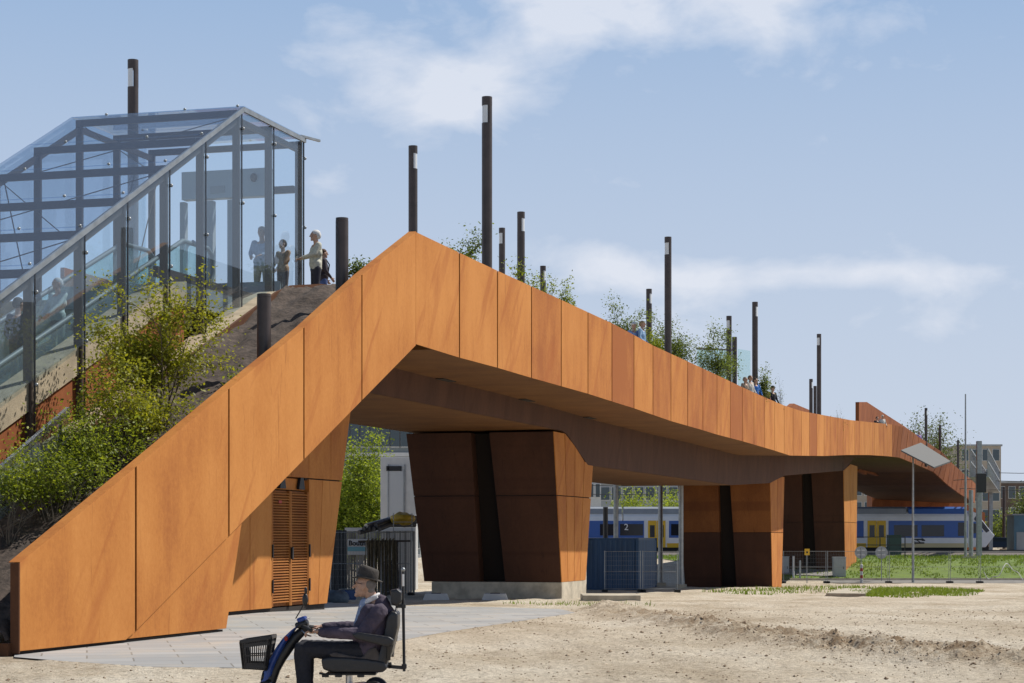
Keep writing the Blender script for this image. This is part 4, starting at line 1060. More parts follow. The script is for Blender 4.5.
for y in (187.2, 190.7, 192.2, 196.5, 198): 
    strip('rail', -120, 160, y-.035, y+.035, .171, .33, M_UND)
strip('low_platform_edge', tx(640), tx(1100), 183.6, 184.2, .0, .28, M_CONC)

# ------------------------------------------------------------------ grass
M_TURF = mat('turf', (.16, .235, .035), .95, base2=(.11, .165, .028), vscale=1.2, bump=.6)
def turf(name, px, dz=.02):
    P = [ground_px(*q) for q in px]; return sheet(name, P, M_TURF, dz, sub=3)
VERGE = [(783, 584), (1100, 583.4), (1100, 556.5), (783, 556.5)]
def verge_pts(): return [Vector((X, Y, g0(Y))) for X, Y in ((14, 129.5), (44, 129.5), (53, 167), (9, 167))]
sheet('grass_verge', verge_pts(), M_TURF, .04, sub=5)
def blades(name, poly, n, h, w, seed, dz=0.0, mound=0.0):
    rn = random.Random(seed); m = MB(); xs = [p.x for p in poly]; ys = [p.y for p in poly]; k = 0
    while k < n:
        X, Y = rn.uniform(min(xs), max(xs)), rn.uniform(min(ys), max(ys))
        if not inside(poly, X, Y): continue
        if noise.noise(Vector((X*.6, Y*.25, seed))) < -.15+rn.uniform(-.3, .3): k += .4; continue
        k += 1
        z = g0(Y)+dz; a = rn.uniform(0, 6.28); hh = h*rn.uniform(.5, 1.4); d = Vector((math.cos(a), math.sin(a), 0)); t = Vector((rn.gauss(0, .35), rn.gauss(0, .35), 1))*hh
        p = Vector((X, Y, z)); m.cur = min(1, max(0, .5+.5*noise.noise(Vector((X*.35, Y*.15, 5)))+rn.gauss(0, .2)))
        m.add([p-d*w, p+d*w, p+t], [(0, 1, 2)])
    o = m.build(name, M_GRASS, fix=False); o['kind'] = 'stuff'; return o
blades('grass', verge_pts(), 16000, .15, .05, 3, .03)
S1 = [ground_px(*q) for q in ((868, 597), (905, 598), (975, 596), (985, 591.5), (930, 588), (880, 589), (850, 593))]
blades('grass', S1, 5000, .13, .025, 4)
S2 = [ground_px(*q) for q in ((700, 592), (760, 596), (850, 592), (905, 588), (830, 586), (783, 588))]
blades('weeds', S2, 1300, .16, .025, 5)
S3 = [ground_px(*q) for q in ((500, 604.5), (545, 605.5), (600, 608), (655, 607), (650, 604), (585, 603), (510, 602))]
blades('weeds', S3, 260, .10, .012, 6)
# asphalt lane in front of the verge with its kerb, and the side path under the bridge
M_LANE = mat('worn asphalt', (.28, .265, .24), .9, var=.25, vscale=1.5)
sheet('lane', [Vector((X, Y, g0(Y))) for X, Y in ((21, 125.5), (60, 125.5), (62, 129.4), (20, 129.4))], M_LANE, .03, sub=3)
b = MB(); b.box((40, 129.6, g0(129.6)+.05), (44, .2, .14)); o = b.build('kerb', M_CONC); o['kind'] = 'structure'
sheet('path', [Vector((X, Y, g0(Y))) for X, Y in ((18.0, 132), (21.4, 131), (22.0, 150), (19.8, 168), (18.8, 168))], M_LANE, .09, sub=3)
m = MB(); P = [ground_px(*q) for q in ((826, 595.5), (866, 596), (872, 590.5), (842, 590))]
m.prism([(p.x, p.y) for p in P], lambda a, b_: Vector((a, b_, g0(b_)-.1)), lambda a, b_: Vector((a, b_, g0(b_)+.09))); o = m.build('concrete_slab', M_CONC, None, .01)
tag(o, 'flat pale concrete slab lying in the weeds before the fence', 'slab')

# ------------------------------------------------------------------ site fences
def mesh_fence(p, q, h, label, feet=True, group=None, mid=True, wire=.10):
    p = Vector(p); q = Vector(q); o = thing('mesh_fence_panel', ((p.x+q.x)/2, (p.y+q.y)/2, (p.z+q.z)/2), label, 'fence', group or 'mesh fence panels round the site'); up = Vector((0, 0, 1)); d = (q-p).normalized(); L_ = (q-p).length
    for e in (p+d*.03, q-d*.03):
        m = MB(); m.tube([e, e+up*h], .018, 8); m.build('post', M_GALV, o)
        if feet: m = MB(); m.box(e+up*.06, (.68, .24, .13), math.atan2(d.y, d.x)+math.pi/2); m.build('foot', M_RUB if feet != 2 else M_CONC, o, .02)
    for z in ((.15, h-.03) if not mid else (.15, h*.5, h-.03)):
        m = MB(); m.tube([p+up*z, q+up*z], .012, 6); m.build('rail', M_GALV, o)
    m = MB(); k = int(L_/wire)
    for i in range(1, k): m.bar(p+d*L_*i/k+up*.15, p+d*L_*i/k+up*(h-.03), .004)
    for i in range(1, 8): m.bar(p+up*(.15+(h-.18)*i/8), q+up*(.15+(h-.18)*i/8), .004)
    m.build('wire_mesh', M_GALV, o); return o
def gp(x, Y): return Vector(((x-CX)/F*Y, Y, g0(Y)))
FX = [(783, 'mesh fence panel right beside the second lit pier'), (827, 'mesh fence panel carrying the small yellow sign'), (889, 'mesh fence panel before the round signs'), (950, 'mesh fence panel in front of the train nose half, before green verge'), (980, 'short mesh fence panel at the bent tall post'), (1040, 'mesh fence panel with white tape cut by the right picture edge')]
for (a, la), (b_, lb) in zip(FX, FX[1:]): mesh_fence(gp(a, 126.5), gp(b_-.6, 126.5), 2.05, la)
for (a, b_, lb) in ((604, 641, 'mesh fence panel in front of the blue container'), (642, 678, 'mesh fence panel right of the blue container under the bridge')):
    mesh_fence(gp(a, 84), gp(b_, 84), 1.75, lb)
for (a, b_, lb) in ((330, 368, 'mesh fence panel before the grey board fence'), (369, 412, 'mesh fence panel behind the man in the hat, beside the first pier')):
    mesh_fence(gp(a, 73), gp(b_, 73), 2.35, lb, mid=True)
def dark_rail():
    o = thing('black_railing', gp(864, 150), 'black steel railing frame between the lit pier and the green cabinet', 'railing')
    a, b_ = gp(849, 150), gp(905, 150); z0, z1 = tz(570), 0
    for x in (849, 880, 905):
        p = gp(x, 150); m = MB(); m.bar((p.x, 150, -.7), (p.x, 150, 1.62), .07); m.build('post', M_BLACK, o)
    for z in (1.6, 1.0):
        m = MB(); m.bar((a.x, 150, z), (b_.x, 150, z), .06); m.build('rail', M_BLACK, o)
dark_rail()
# tape
m = MB(); pts = []
for i in range(40):
    u = i/39; x = 984+46*u; y = 572+7*math.sin(u*9)+2*math.sin(u*23); q = at(x, y, 126.2+.4*math.sin(u*14)); pts.append(q)
m.tube(pts, .025, 5); o = m.build('barrier_tape', M_WHITE); tag(o, 'loose white barrier tape tangled on the right mesh fence', 'tape')

# ------------------------------------------------------------------ street things on the right
def box_thing(name, x0, x1, y0, y1, Y, d, mm, label, cat, bev=.02, extra=None):
    a = at(x0, y1, Y); b_ = at(x1, y0, Y); o = thing(name, ((a.x+b_.x)/2, Y+d/2, a.z), label, cat)
    m = MB(); m.box(((a.x+b_.x)/2, Y+d/2, (a.z+b_.z)/2-.15), (b_.x-a.x, d, b_.z-a.z+.3)); m.build('body', mm, o, bev)
    m = MB(); m.box(((a.x+b_.x)/2, Y+d/2, b_.z+.02), (b_.x-a.x+.06, d+.06, .05)); m.build('lid', mm, o)
    m = MB(); m.box(((a.x+b_.x)/2, Y-.012, (a.z+b_.z)/2), ((b_.x-a.x)*.86, .02, (b_.z-a.z)*.86)); m.build('door', mm, o)
    m = MB(); m.box((a.x+(b_.x-a.x)*.8, Y-.03, (a.z+b_.z)/2), (.04, .03, .16)); m.build('handle', M_BLACK, o)
    return o
M_CAB = mat('grey cabinet paint', (.42, .44, .46), .5, var=.1); M_GCAB = mat('green cabinet paint', (.03, .075, .06), .5, var=.15)
box_thing('utility_cabinet', 833.5, 846, 557.5, 578, 131, .5, M_CAB, 'pale grey utility cabinet between mesh fence and path', 'cabinet')
box_thing('utility_cabinet', 781, 789, 557, 578, 133, .5, M_CAB, 'grey utility cabinet half hidden behind the narrow lit pier', 'cabinet')
box_thing('utility_cabinet', 889, 901.5, 535.5, 557, 172, 1, M_GCAB, 'dark green cabinet in front of the train doors', 'cabinet')
def round_sign(x, y, Y, label, post_red):
    c = at(x, y, Y); o = thing('traffic_sign', (c.x, Y, g0(Y)), label, 'road sign', 'round signs seen from the back')
    m = MB(); m.tube([(c.x, Y, c.z), (c.x, Y+.02, c.z)], .40, 24); m.build('disc', M_GALV, o)
    m = MB(); m.tube([(c.x, Y+.022, c.z), (c.x, Y+.03, c.z)], .40, 24); m.build('sign_face', M_WHITE, o)
    m = MB(); m.tube([(c.x, Y-.03, g0(Y)-.2), (c.x, Y-.03, c.z+.3)], .03, 8); m.build('post', M_GALV, o)
    for dz in (-.15, .15): m = MB(); m.box((c.x, Y-.01, c.z+dz), (.5, .02, .04)); m.build('clamp', M_STEEL, o)
round_sign(861, 552.5, 128.2, 'back of a round sign above the red-white bollard', 1)
round_sign(881.5, 552.5, 129.0, 'back of a round sign left of the green cabinet', 0)
def bollard():
    p = gp(861.5, 127.6); o = thing('striped_bollard', p, 'white bollard with red bands below the round sign', 'bollard')
    m = MB(); m.tube([p, p+Vector((0, 0, 1.15))], .09, 12); m.build('tube', M_WHITE, o)
    for z in (.3, .75): m = MB(); m.tube([p+Vector((0, 0, z)), p+Vector((0, 0, z+.2))], .094, 12); m.build('red_band', M_RED, o)
    m = MB(); m.ell(p+Vector((0, 0, 1.15)), (.09, .09, .06), 12, 8); m.build('cap', M_WHITE, o)
bollard()
def small_sign(x, y, Y, w, h, mm, label, name='warning_sign', text=None):
    c = at(x, y, Y); o = thing(name, (c.x, Y, g0(Y)), label, 'sign')
    m = MB(); m.box((c.x, Y-.02, c.z), (w, .03, h)); m.build('plate', mm, o, .01)
    m = MB(); m.box((c.x, Y-.04, c.z-.02), (w*.35, .012, h*.28)); m.build('symbol', M_BLACK, o)
    m = MB(); m.box((c.x, Y+.03, (c.z+g0(Y))/2), (.05, .05, c.z-g0(Y)+.4)); m.build('post', M_GALV, o); return o
small_sign(807, 552, 126.2, .32, .40, M_TY, 'small yellow warning sign on the mesh fence')
# white pegs and short posts near the second pier
for x, hgt, lb in ((793.5, 1.5, 'short white marker post just right of the second lit pier'), (800, 1.2, 'grey short post between marker post and yellow sign')):
    p = gp(x, 130); o = thing('marker_post', p, lb, 'post'); m = MB(); m.tube([p, p+Vector((0, 0, hgt))], .07, 8); m.build('shaft', M_WHITE if x < 797 else M_GALV, o); m = MB(); m.ell(p+Vector((0, 0, hgt)), (.075, .075, .04), 8, 6); m.build('cap', M_GALV, o)
def reflector_lamp():
    base = gp(913, 128); top = at(913, 458, 128); o = thing('reflector_lamp', base, 'tall thin street lamp with large tilted grey reflector panel', 'street lamp')
    m = MB(); m.tube([base, Vector((base.x, 128, top.z+.1))], [.085, .06], 10); m.build('pole', M_GALV, o)
    a, b_, c, d = at(901, 451.5, 127), at(921, 444, 129.5), at(950.5, 462.5, 129.5), at(934, 468.5, 127); up = Vector((.0, .0, .09))
    m = MB(); m.hexa([a, d, c, b_, a+up, d+up, c+up, b_+up]); m.build('reflector_panel', mat('dull grey reflector', (.085, .088, .088), .7), o)
    m = MB()
    for u in (.2, .5, .8): m.bar(a.lerp(d, u)-up*.3, b_.lerp(c, u)-up*.3, .05, .05)
    m.build('panel_rib', M_GALV, o)
    m = MB(); m.bar(Vector((base.x, 128, top.z)), (a+b_+c+d)/4, .08, .08); m.build('bracket', M_GALV, o)
reflector_lamp()
def mast(x, ytop, Y, w, label, name='overhead_line_mast', base=None, arm=None, taper=1.0, mm=None):
    b_ = gp(x, Y); t = at(x, ytop, Y); o = thing(name, b_, label, 'mast')
    m = MB(); m.tube([b_-Vector((0, 0, .1)), Vector((b_.x, Y, t.z))], [w/2, w/2*taper], 10); m.build('shaft', mm or M_GALV, o)
    m = MB(); m.box(b_+Vector((0, 0, .1)), (w*2.2, w*2.2, .25)); m.build('base_plate', M_CONC, o)
    if arm:
        m = MB(); m.tube([(b_.x, Y, t.z-arm[2]), (b_.x+arm[0], Y+arm[1], t.z-arm[2]+.15)], .04, 6); m.build('bracket_arm', M_GALV, o)
        m = MB(); m.tube([(b_.x, Y, t.z-arm[2]+.9), (b_.x+arm[0], Y+arm[1], t.z-arm[2]+.2)], .02, 6); m.build('stay_wire', M_GALV, o)
        m = MB(); m.tube([(b_.x+arm[0]*.3, Y+arm[1]*.3, t.z-arm[2]), (b_.x+arm[0]*.42, Y+arm[1]*.42, t.z-arm[2]+.05)], .09, 8); m.build('insulator', M_PIERW, o)
    return o
mast(965.5, 394, 150, .22, 'very tall thin white-tipped mast in front of the train nose', 'flag_mast', taper=.45)
mast(971, 490, 152, .34, 'short thick galvanised mast right beside the tall thin one')
mast(616, 440, 105, .26, 'grey mast standing left above the blue container', arm=(-1.5, .3, .6))
mast(660.5, 440, 112, .26, 'grey mast in front of the yellow train door', arm=(-1.5, .3, .6))
mast(681, 440, 100, .24, 'grey mast touching the dark second pier', arm=(-1.4, .3, .6))
mast(605.5, 507, 98, .24, 'short dark signal post beside the lit first pier', 'signal_post', mm=M_BLACK)
mast(1004, 487, 215, .35, 'dark mast beyond the parked car', mm=M_LAMP)
def gantry():
    o = thing('signal_gantry', gp(979, 160), 'galvanised signal gantry with caged platform above the train nose', 'gantry')
    for x, Y, top in ((979, 160, 441), (990.5, 205, 470)):
        b_ = gp(x, Y); t = at(x, top, Y); m = MB(); m.box((b_.x, Y, (t.z+b_.z)/2), (.40, .40, t.z-b_.z)); m.build('column', M_GALV, o, .03)
    p, q = at(979, 449, 160), at(992.5, 471, 205); up = Vector((0, 0, 1.0)); sd_ = Vector((1, 0, 0))
    for off in (-.7, .7):
        for z in (0, -1.0, -2.2):
            m = MB(); m.bar(p+sd_*off+Vector((0, 0, z)), q+sd_*off+Vector((0, 0, z)), .12); m.build('chord', M_GALV, o)
    m = MB(); n = 14
    for i in range(n+1):
        a = p.lerp(q, i/n)
        for off in (-.7, .7): m.bar(a+sd_*off, a+sd_*off-Vector((0, 0, 2.2)), .07)
        if i < n:
            c = p.lerp(q, (i+1)/n)
            for off in (-.7, .7): m.bar(a+sd_*off-Vector((0, 0, 1.0)), c+sd_*off-Vector((0, 0, 2.2)), .06)
    m.build('lattice', M_GALV, o)
    m = MB(); z = Vector((0, 0, -2.25)); m.hexa([p+sd_*-.8+z, p+sd_*.8+z, q+sd_*.8+z, q-sd_*.8+z, p+sd_*-.8+z*.97, p+sd_*.8+z*.97, q+sd_*.8+z*.97, q-sd_*.8+z*.97]); m.build('walkway', M_GALV, o)
    a = at(981, 483, 158); m = MB(); m.box(a, (.75, .5, 1.5)); m.build('signal_head', M_BLACK, o, .03)
gantry()
for Y, y0, y1, lb in ((188, 478, 482, 'upper overhead contact wire across the railway'), (194, 487, 490, 'lower overhead contact wire across the railway'), (199, 470, 472, 'thin highest overhead wire beyond the gantry')):
    m = MB(); a = at(560, y0+6, Y); b_ = at(1100, y0, Y); pts = [a.lerp(b_, i/20)-Vector((0, 0, .25*math.sin(math.pi*((i % 5)/5)))) for i in range(21)]
    m.tube(pts, .032, 5); o = m.build('overhead_wire', M_UND); tag(o, lb, 'wire', 'overhead wires over the railway')
def car():
    c = at(998, 548, 212); o = thing('parked_car', (c.x, 212, .12), 'dark blue car parked right of the train nose', 'car')
    M_CAR = mat('dark blue car paint', (.015, .025, .06), .2, .2)
    prof = [(-2.0, .35), (2.0, .35), (2.05, .75), (1.55, .95), (.75, 1.42), (-.7, 1.48), (-1.6, 1.0), (-2.05, .85)]
    m = MB(); m.prism(prof, lambda a, b_: Vector((c.x+a, 211.1, b_+.12)), lambda a, b_: Vector((c.x+a, 212.8, b_+.12))); m.build('body', M_CAR, o, .08)
    m = MB(); m.prism([(-1.35, 1.0), (1.2, 1.0), (.7, 1.36), (-.62, 1.41)], lambda a, b_: Vector((c.x+a, 211.07, b_+.12)), lambda a, b_: Vector((c.x+a, 211.13, b_+.12))); m.build('side_window', M_TWIN, o)
    for dx in (-1.3, 1.3):
        m = MB(); m.tube([(c.x+dx, 211.05, .44), (c.x+dx, 211.3, .44)], .33, 16); w = m.build('wheel', M_RUB, o)
car()
def kiosk():
    a, b_ = at(1014, 552, 205), at(1040, 517, 205); o = thing('blue_kiosk', (a.x+1.6, 206.5, .1), 'blue-grey railway kiosk with flat roof at the right edge', 'kiosk')
    MK = mat('blue grey cladding', (.10, .20, .27), .6, var=.2, vscale=1)
    m = MB(); m.box(((a.x+b_.x)/2, 206.5, (a.z+b_.z)/2), (b_.x-a.x, 3, b_.z-a.z+.4)); m.build('body', MK, o, .02)
    m = MB(); m.box(((a.x+b_.x)/2, 206.5, b_.z+.25), (b_.x-a.x+.5, 3.5, .14)); m.build('roof', M_SKIRT, o)
    m = MB(); m.box((a.x+.7, 204.97, 1.1), (.9, .06, 2.0)); m.build('door', M_SKIRT, o)
kiosk()
# ------------------------------------------------------------------ buildings far behind
def block(name, x0, x1, ytop, Y, d, wall, label, floors, bays, roofm, winm, z0=.0, win=(.62, .55), band=None):
    a, b_ = at(x0, 540, Y), at(x1, ytop, Y); o = thing(name, ((a.x+b_.x)/2, Y+d/2, z0), label, 'building'); W = b_.x-a.x; H = b_.z-z0
    m = MB(); m.box(((a.x+b_.x)/2, Y+d/2, z0+H/2), (W, d, H)); m.build('wall', wall, o)
    m = MB(); m.box(((a.x+b_.x)/2, Y+d/2, z0+H+.12), (W+.4, d+.4, .3)); m.build('roof', roofm, o)
    fh = H/floors; bw = W/bays
    for i in range(floors):
        if band:
            m = MB(); m.box(((a.x+b_.x)/2, Y-.06, z0+fh*i+.1), (W+.1, .18, band)); m.build('floor_band', M_WHITE, o)
        for j in range(bays):
            cx_ = a.x+bw*(j+.5); cz_ = z0+fh*(i+.55)
            m = MB(); m.box((cx_, Y-.03, cz_), (bw*win[0]+.14, .10, fh*win[1]+.14)); f_ = m.build('window', M_WHITE, o)
            m = MB(); m.box((cx_, Y-.06, cz_), (bw*win[0], .09, fh*win[1])); w = m.build('pane', winm); w.parent = f_
    return o
M_GBLD = mat('grey blue facade glass', (.06, .085, .10), .15); M_BEIGE = mat('beige facade', (.42, .37, .30), .8, var=.15, vscale=.4); M_DKB = mat('dark brick facade', (.13, .10, .085), .9, var=.2, vscale=.8)
block('office_building', 330, 420, 405, 158, 14, mat('office facade grey', (.20, .23, .24), .6), 'blue-grey glazed office building seen high under the bridge', 3, 9, M_SKIRT, M_GBLD, win=(.9, .74), band=.3)
block('apartment_building', 960, 1001, 446, 330, 20, M_BEIGE, 'beige apartment building behind the signal gantry', 5, 4, M_SKIRT, M_GBLD)
block('dark_building', 996, 1070, 483, 360, 20, M_DKB, 'low dark brick building behind the trees at the right edge', 3, 7, M_SKIRT, M_GBLD)
block('glazed_building', 588, 690, 484, 300, 20, mat('pale office facade', (.30, .33, .35), .6), 'pale glazed building beyond the train and trees', 3, 9, M_SKIRT, M_GBLD, win=(.8, .6))
block('pale_building', 846, 880, 484, 340, 14, M_BEIGE, 'pale building glimpsed through the gap right of the third pier', 4, 4, M_SKIRT, M_GBLD)
block('white_building', 588, 601, 480, 240, 12, M_WHITE, 'white narrow building beside the lit first pier', 3, 2, M_SKIRT, M_GBLD)

# ------------------------------------------------------------------ things under the bridge, left
M_CONT = mat('container blue paint', (.018, .07, .16), .5, var=.3, vscale=2, streak=True)
def container():
    a, b_ = at(588, 588, 92), at(637, 538, 92); z0, z1 = g0(92)+.02, b_.z; o = thing('blue_container', ((a.x+b_.x)/2, 94.5, z0), 'blue corrugated steel container standing between the first two piers', 'container')
    c = at(655.5, 540, 97.5); p0 = Vector((a.x, 92, 0)); p1 = Vector((b_.x, 92, 0)); p2 = Vector((c.x, 97.5, 0))
    p3 = p0+(p2-p1)
    def wavy(u, v, n, out):
        pts = []
        for i in range(n):
            for q, dd in ((0, 0), (.25, .035), (.5, .035), (.75, 0)): pts.append(u.lerp(v, (i+q)/n)+out*dd)
        pts.append(v); return pts
    d1 = (p1-p0).normalized(); d2 = (p2-p1).normalized()
    for name, u, v, n, out in (('front_wall', p0, p1, 10, Vector((d1.y, -d1.x, 0))), ('side_wall', p1, p2, 22, Vector((d2.y, -d2.x, 0)))):
        P = wavy(u, v, n, out); m = MB(); k = len(P); inn = -out*.05
        vs = [q+Vector((0, 0, z0+.1)) for q in P]+[q+Vector((0, 0, z1-.1)) for q in P]; m.add(vs, [(i, i+1, k+i+1, k+i) for i in range(k-1)]); m.build(name, M_CONT, o)
    for q in (p0, p1, p2, p3):
        m = MB(); m.box(q+Vector((0, 0, (z0+z1)/2)), (.14, .14, z1-z0)); m.build('corner_post', M_CONT, o)
    m = MB(); m.prism([(q.x, q.y) for q in (p0, p1, p2, p3)], lambda s, t: Vector((s, t, z1-.1)), lambda s, t: Vector((s, t, z1))); m.build('roof', M_CONT, o)
    m = MB(); m.prism([(q.x, q.y) for q in (p0, p1, p2, p3)], lambda s, t: Vector((s, t, z0)), lambda s, t: Vector((s, t, z0+.1))); m.build('floor_frame', M_CONT, o)
container()
def cabin():
    Y = 92; a, b_ = at(380.5, 560, Y), at(416, 457, Y); z0 = g0(Y); o = thing('white_cabin', ((a.x+b_.x)/2, Y+1, z0), 'tall white site cabin with dark vent slot beside the first pier', 'cabin')
    W = b_.x-a.x; m = MB(); m.box(((a.x+b_.x)/2, Y+1, (z0+b_.z)/2), (W, 2, b_.z-z0)); m.build('body', M_WHITE, o, .02)
    M_WG = mat('cabin panel grey white', (.50, .53, .56), .5)
    m = MB(); m.box((a.x+W*.42, Y-.02, (z0+b_.z)/2-.2), (W*.46, .05, b_.z-z0-.9)); d = m.build('door', M_WG, o)
    m = MB(); c = at(394, 468.5, Y); m.box((c.x, Y-.05, c.z), (.70, .04, .22)); w = m.build('vent_slot', M_BLACK); w.parent = d
    for x in (388.5, 404.5): c = at(x, 500, Y); m = MB(); m.box((c.x, Y-.03, (z0+b_.z)/2-.1), (.05, .08, b_.z-z0-.5)); m.build('frame_rail', M_GALV, o)
cabin()
def boards():
    Y = 78; M_BRD = mat('grey board fence', (.22, .22, .22), .85, var=.3, vscale=4, streak=True); M_BRD2 = mat('dark steel fence sheet', (.05, .058, .066), .6, var=.25, vscale=3, streak=True)
    a, b_ = at(345, 600, Y), at(415, 531, Y); z0 = g0(Y); o = thing('board_fence', ((a.x+b_.x)/2, Y, z0), 'grey board fence with pale top beam behind the pipe rack', 'fence')
    m = MB(); n = 26; W = b_.x-a.x
    for i in range(n):
        m.cur = rnd.random(); m.box((a.x+W*(i+.5)/n, Y+rnd.uniform(0, .012), (z0+b_.z)/2), (W/n-.012, .03, b_.z-z0))
    m.build('boards', mat('grey boards', (.34, .33, .31), .85, pv=.6, var=.5, vscale=3, streak=True), o)
    m = MB(); m.box(((a.x+b_.x)/2, Y-.03, b_.z+.06), (W, .12, .14)); m.build('top_beam', M_WHITE, o)
    Y2 = 76; p, q = at(318, 600, Y2), at(346, 530, Y2); o2 = thing('steel_fence_panel', ((p.x+q.x)/2, Y2, g0(Y2)), 'dark ribbed steel fence panel beside the leaning door wall', 'fence')
    m = MB(); m.box(((p.x+q.x)/2, Y2, (g0(Y2)+q.z)/2), (q.x-p.x, .05, q.z-g0(Y2))); m.build('sheet', M_BRD2, o2)
    m = MB(); n = 7
    for i in range(n+1): m.bar((p.x+(q.x-p.x)*i/n, Y2-.05, g0(Y2)), (p.x+(q.x-p.x)*i/n, Y2-.05, q.z), .05)
    m.build('ribs', M_BRD2, o2)
    c = at(359.5, 547, 77.6); o3 = thing('site_sign', c, 'white site sign with black lettering and pale blue band on the board fence', 'sign')
    m = MB(); m.box((c.x, 77.9, c.z), (.98, .03, .62)); m.build('sign_board', M_WHITE, o3)
    m = MB(); m.box((c.x, 77.88, c.z-.08), (.97, .02, .17)); m.build('blue_band', mat('pale blue print', (.18, .42, .50), .5), o3)
    text_mesh('lettering', 'Bouth su', .27, Vector((c.x-.45, 77.87, c.z+.06)), M_BLACK, o3)
boards()
def rack():
    Y = 72; o = thing('pipe_rack', at(385, 600, Y), 'raised steel rack holding pipes behind the man in the hat', 'rack')
    def P(x, y, dy=0): return at(x, y, Y)+Vector((0, dy, 0))
    M_RSTL = mat('rusty dark steel', (.07, .055, .045), .8, var=.4, vscale=6)
    for x in (368, 396):
        for dy in (0, 1.1): 
            b_ = P(x, 541, dy); m = MB(); m.tube([(b_.x, b_.y, g0(Y)), b_], .035, 8); m.build('leg', M_RSTL, o)
    for dy in (0, 1.1): m = MB(); m.bar(P(358, 541.5, dy), P(410, 541, dy), .06, .07); m.build('beam', M_RSTL, o)
    for x in (393.5, 412):
        m = MB(); m.bar(P(x, 541), P(x, 513), .03); m.build('upright', M_GALV, o)
    for y in (522, 531): m = MB(); m.bar(P(393.5, y), P(413, y), .022); m.build('side_rail', M_GALV, o)
    for i, (x, y) in enumerate(((359, 532.5), (363.5, 529), (368.5, 528.5), (373.5, 529), (379, 529), (366, 526), (376, 525.5))):
        p = P(x, y); q = P(412+i*.5, y-8, 2.2); m = MB(); m.tube([p, p.lerp(q, .5)+Vector((0, 0, .14)), q], .085, 12)
        t = m.build('pipe', bpy.data.materials.get('pipe grey black') or mat('pipe grey black', (.055, .055, .058), .6) if i != 5 else M_GALV); tag(t, ('lowest left black pipe end on the rack', 'second black pipe from the left on the rack', 'black pipe in the middle of the rack front', 'fourth black pipe end from the left on the rack', 'rightmost lower black pipe end on the rack', 'grey pipe lying on top of the black ones', 'black pipe lying on top next to the grey one')[i], 'pipe', 'pipes on the rack')
    m = MB(); m.ell(P(402, 518.5, .5), (.46, .45, .22), 22, 12); m.v = [(x, y, z+.10*noise.noise(Vector((x*5, y*5, 0)))) for x, y, z in m.v]; y_ = m.build('cover_sheet', mat('yellow plastic sheet', (.65, .42, .03), .5, var=.4, vscale=6)); tag(y_, 'crumpled yellow plastic sheet on top of the pipe rack', 'sheet')
    # upright stakes leaning as a bundle
    m = MB(); n = 34
    o2 = thing('stake_bundle', at(385, 600, Y-.4), 'bundle of thin upright wooden stakes hanging under the pipe rack', 'stakes')
    for i in range(n):
        x = 366.5+ i*30/n; dy = -.15+.3*((i*7) % 5)/5; yb = 588+((i*13) % 12); yt = 541-((i*5) % 4)
        m = MB(); m.tube([P(x+((i*3) % 4-1.5)*.7, yb, dy), P(x, yt, dy)], .022, 5); m.build('stake', mat('stake wood', (.16, .125, .07), .9, var=.5, vscale=9) if i == 0 else bpy.data.materials['stake wood'], o2)
rack()
def barrel(x, y0, y1, Y, mm, label, name, lying=False):
    c = at(x, y1, Y); t = at(x, y0, Y); o = thing(name, (c.x, Y, g0(Y)), label, 'barrel'); m = MB()
    h = t.z-g0(Y)
    m.tube([(c.x, Y, g0(Y)), (c.x, Y, g0(Y)+h*.3), (c.x, Y, g0(Y)+h*.7), (c.x, Y, g0(Y)+h)], [.27, .30, .30, .27], 18); m.build('body', mm, o)
    for q in (.33, .66): m = MB(); m.tube([(c.x, Y, g0(Y)+h*q-.02), (c.x, Y, g0(Y)+h*q+.02)], .315, 18); m.build('hoop', mm, o)
    m = MB(); m.tube([(c.x, Y, g0(Y)+h), (c.x, Y, g0(Y)+h+.03)], .25, 18); m.build('lid', M_BLACK, o)
barrel(347, 590, 603, 63, mat('faded blue plastic', (.03, .07, .19), .6), 'blue plastic barrel behind the man beside the dark steel fence', 'barrel')
barrel(391, 561, 600, 75, mat('dark brown tank', (.06, .05, .045), .8), 'dark brown drum under the pipe rack beside the pier', 'barrel')
def tarp():
    m = MB(); c = at(335, 600, 58); m.ell((c.x, 58, g0(58)+.1), (.42, .35, .26), 18, 10)
    m.v = [(x+.05*noise.noise(Vector((x*5, y*5, z*5))), y, z+.08*noise.noise(Vector((x*6, y*4, 2)))) for x, y, z in m.v]
    o = m.build('tarpaulin_bundle', mat('grey blue tarpaulin', (.10, .14, .18), .6, var=.4, vscale=5)); tag(o, 'grey-blue crumpled tarpaulin bundle at the foot of the door wall', 'tarpaulin')
tarp()
for i, (x, y, lb) in enumerate(((436, 596, 'pale concrete fence block under the left slab of the first pier'), (495, 596, 'pale concrete fence block under the pier recess'))):
    Y = 62.6; c = at(x, y, Y); o = thing('concrete_block', (c.x, Y, g0(Y)), lb, 'block', 'concrete blocks by the first pier')
    m = MB(); m.prism([(-.42, 0), (.42, 0), (.34, .22), (-.34, .22)], lambda a, b_: Vector((c.x+a, Y, g0(Y)-.02+b_)), lambda a, b_: Vector((c.x+a, Y+.35, g0(Y)-.02+b_))); m.build('body', M_WHITE, o, .02)
    m = MB(); m.box((c.x, Y+.17, g0(Y)+.205), (.30, .12, .03)); m.build('socket', M_GAP, o)
m = MB(); a = at(583, 600, 60); b_ = at(641, 600, 60); m.box(((a.x+b_.x)/2, 61.2, g0(61)+.04), (b_.x-a.x, 2.2, .30)); o = m.build('foundation_beam', M_CONC, None, .02); tag(o, 'low pale concrete foundation beam right of the first pier', 'beam')
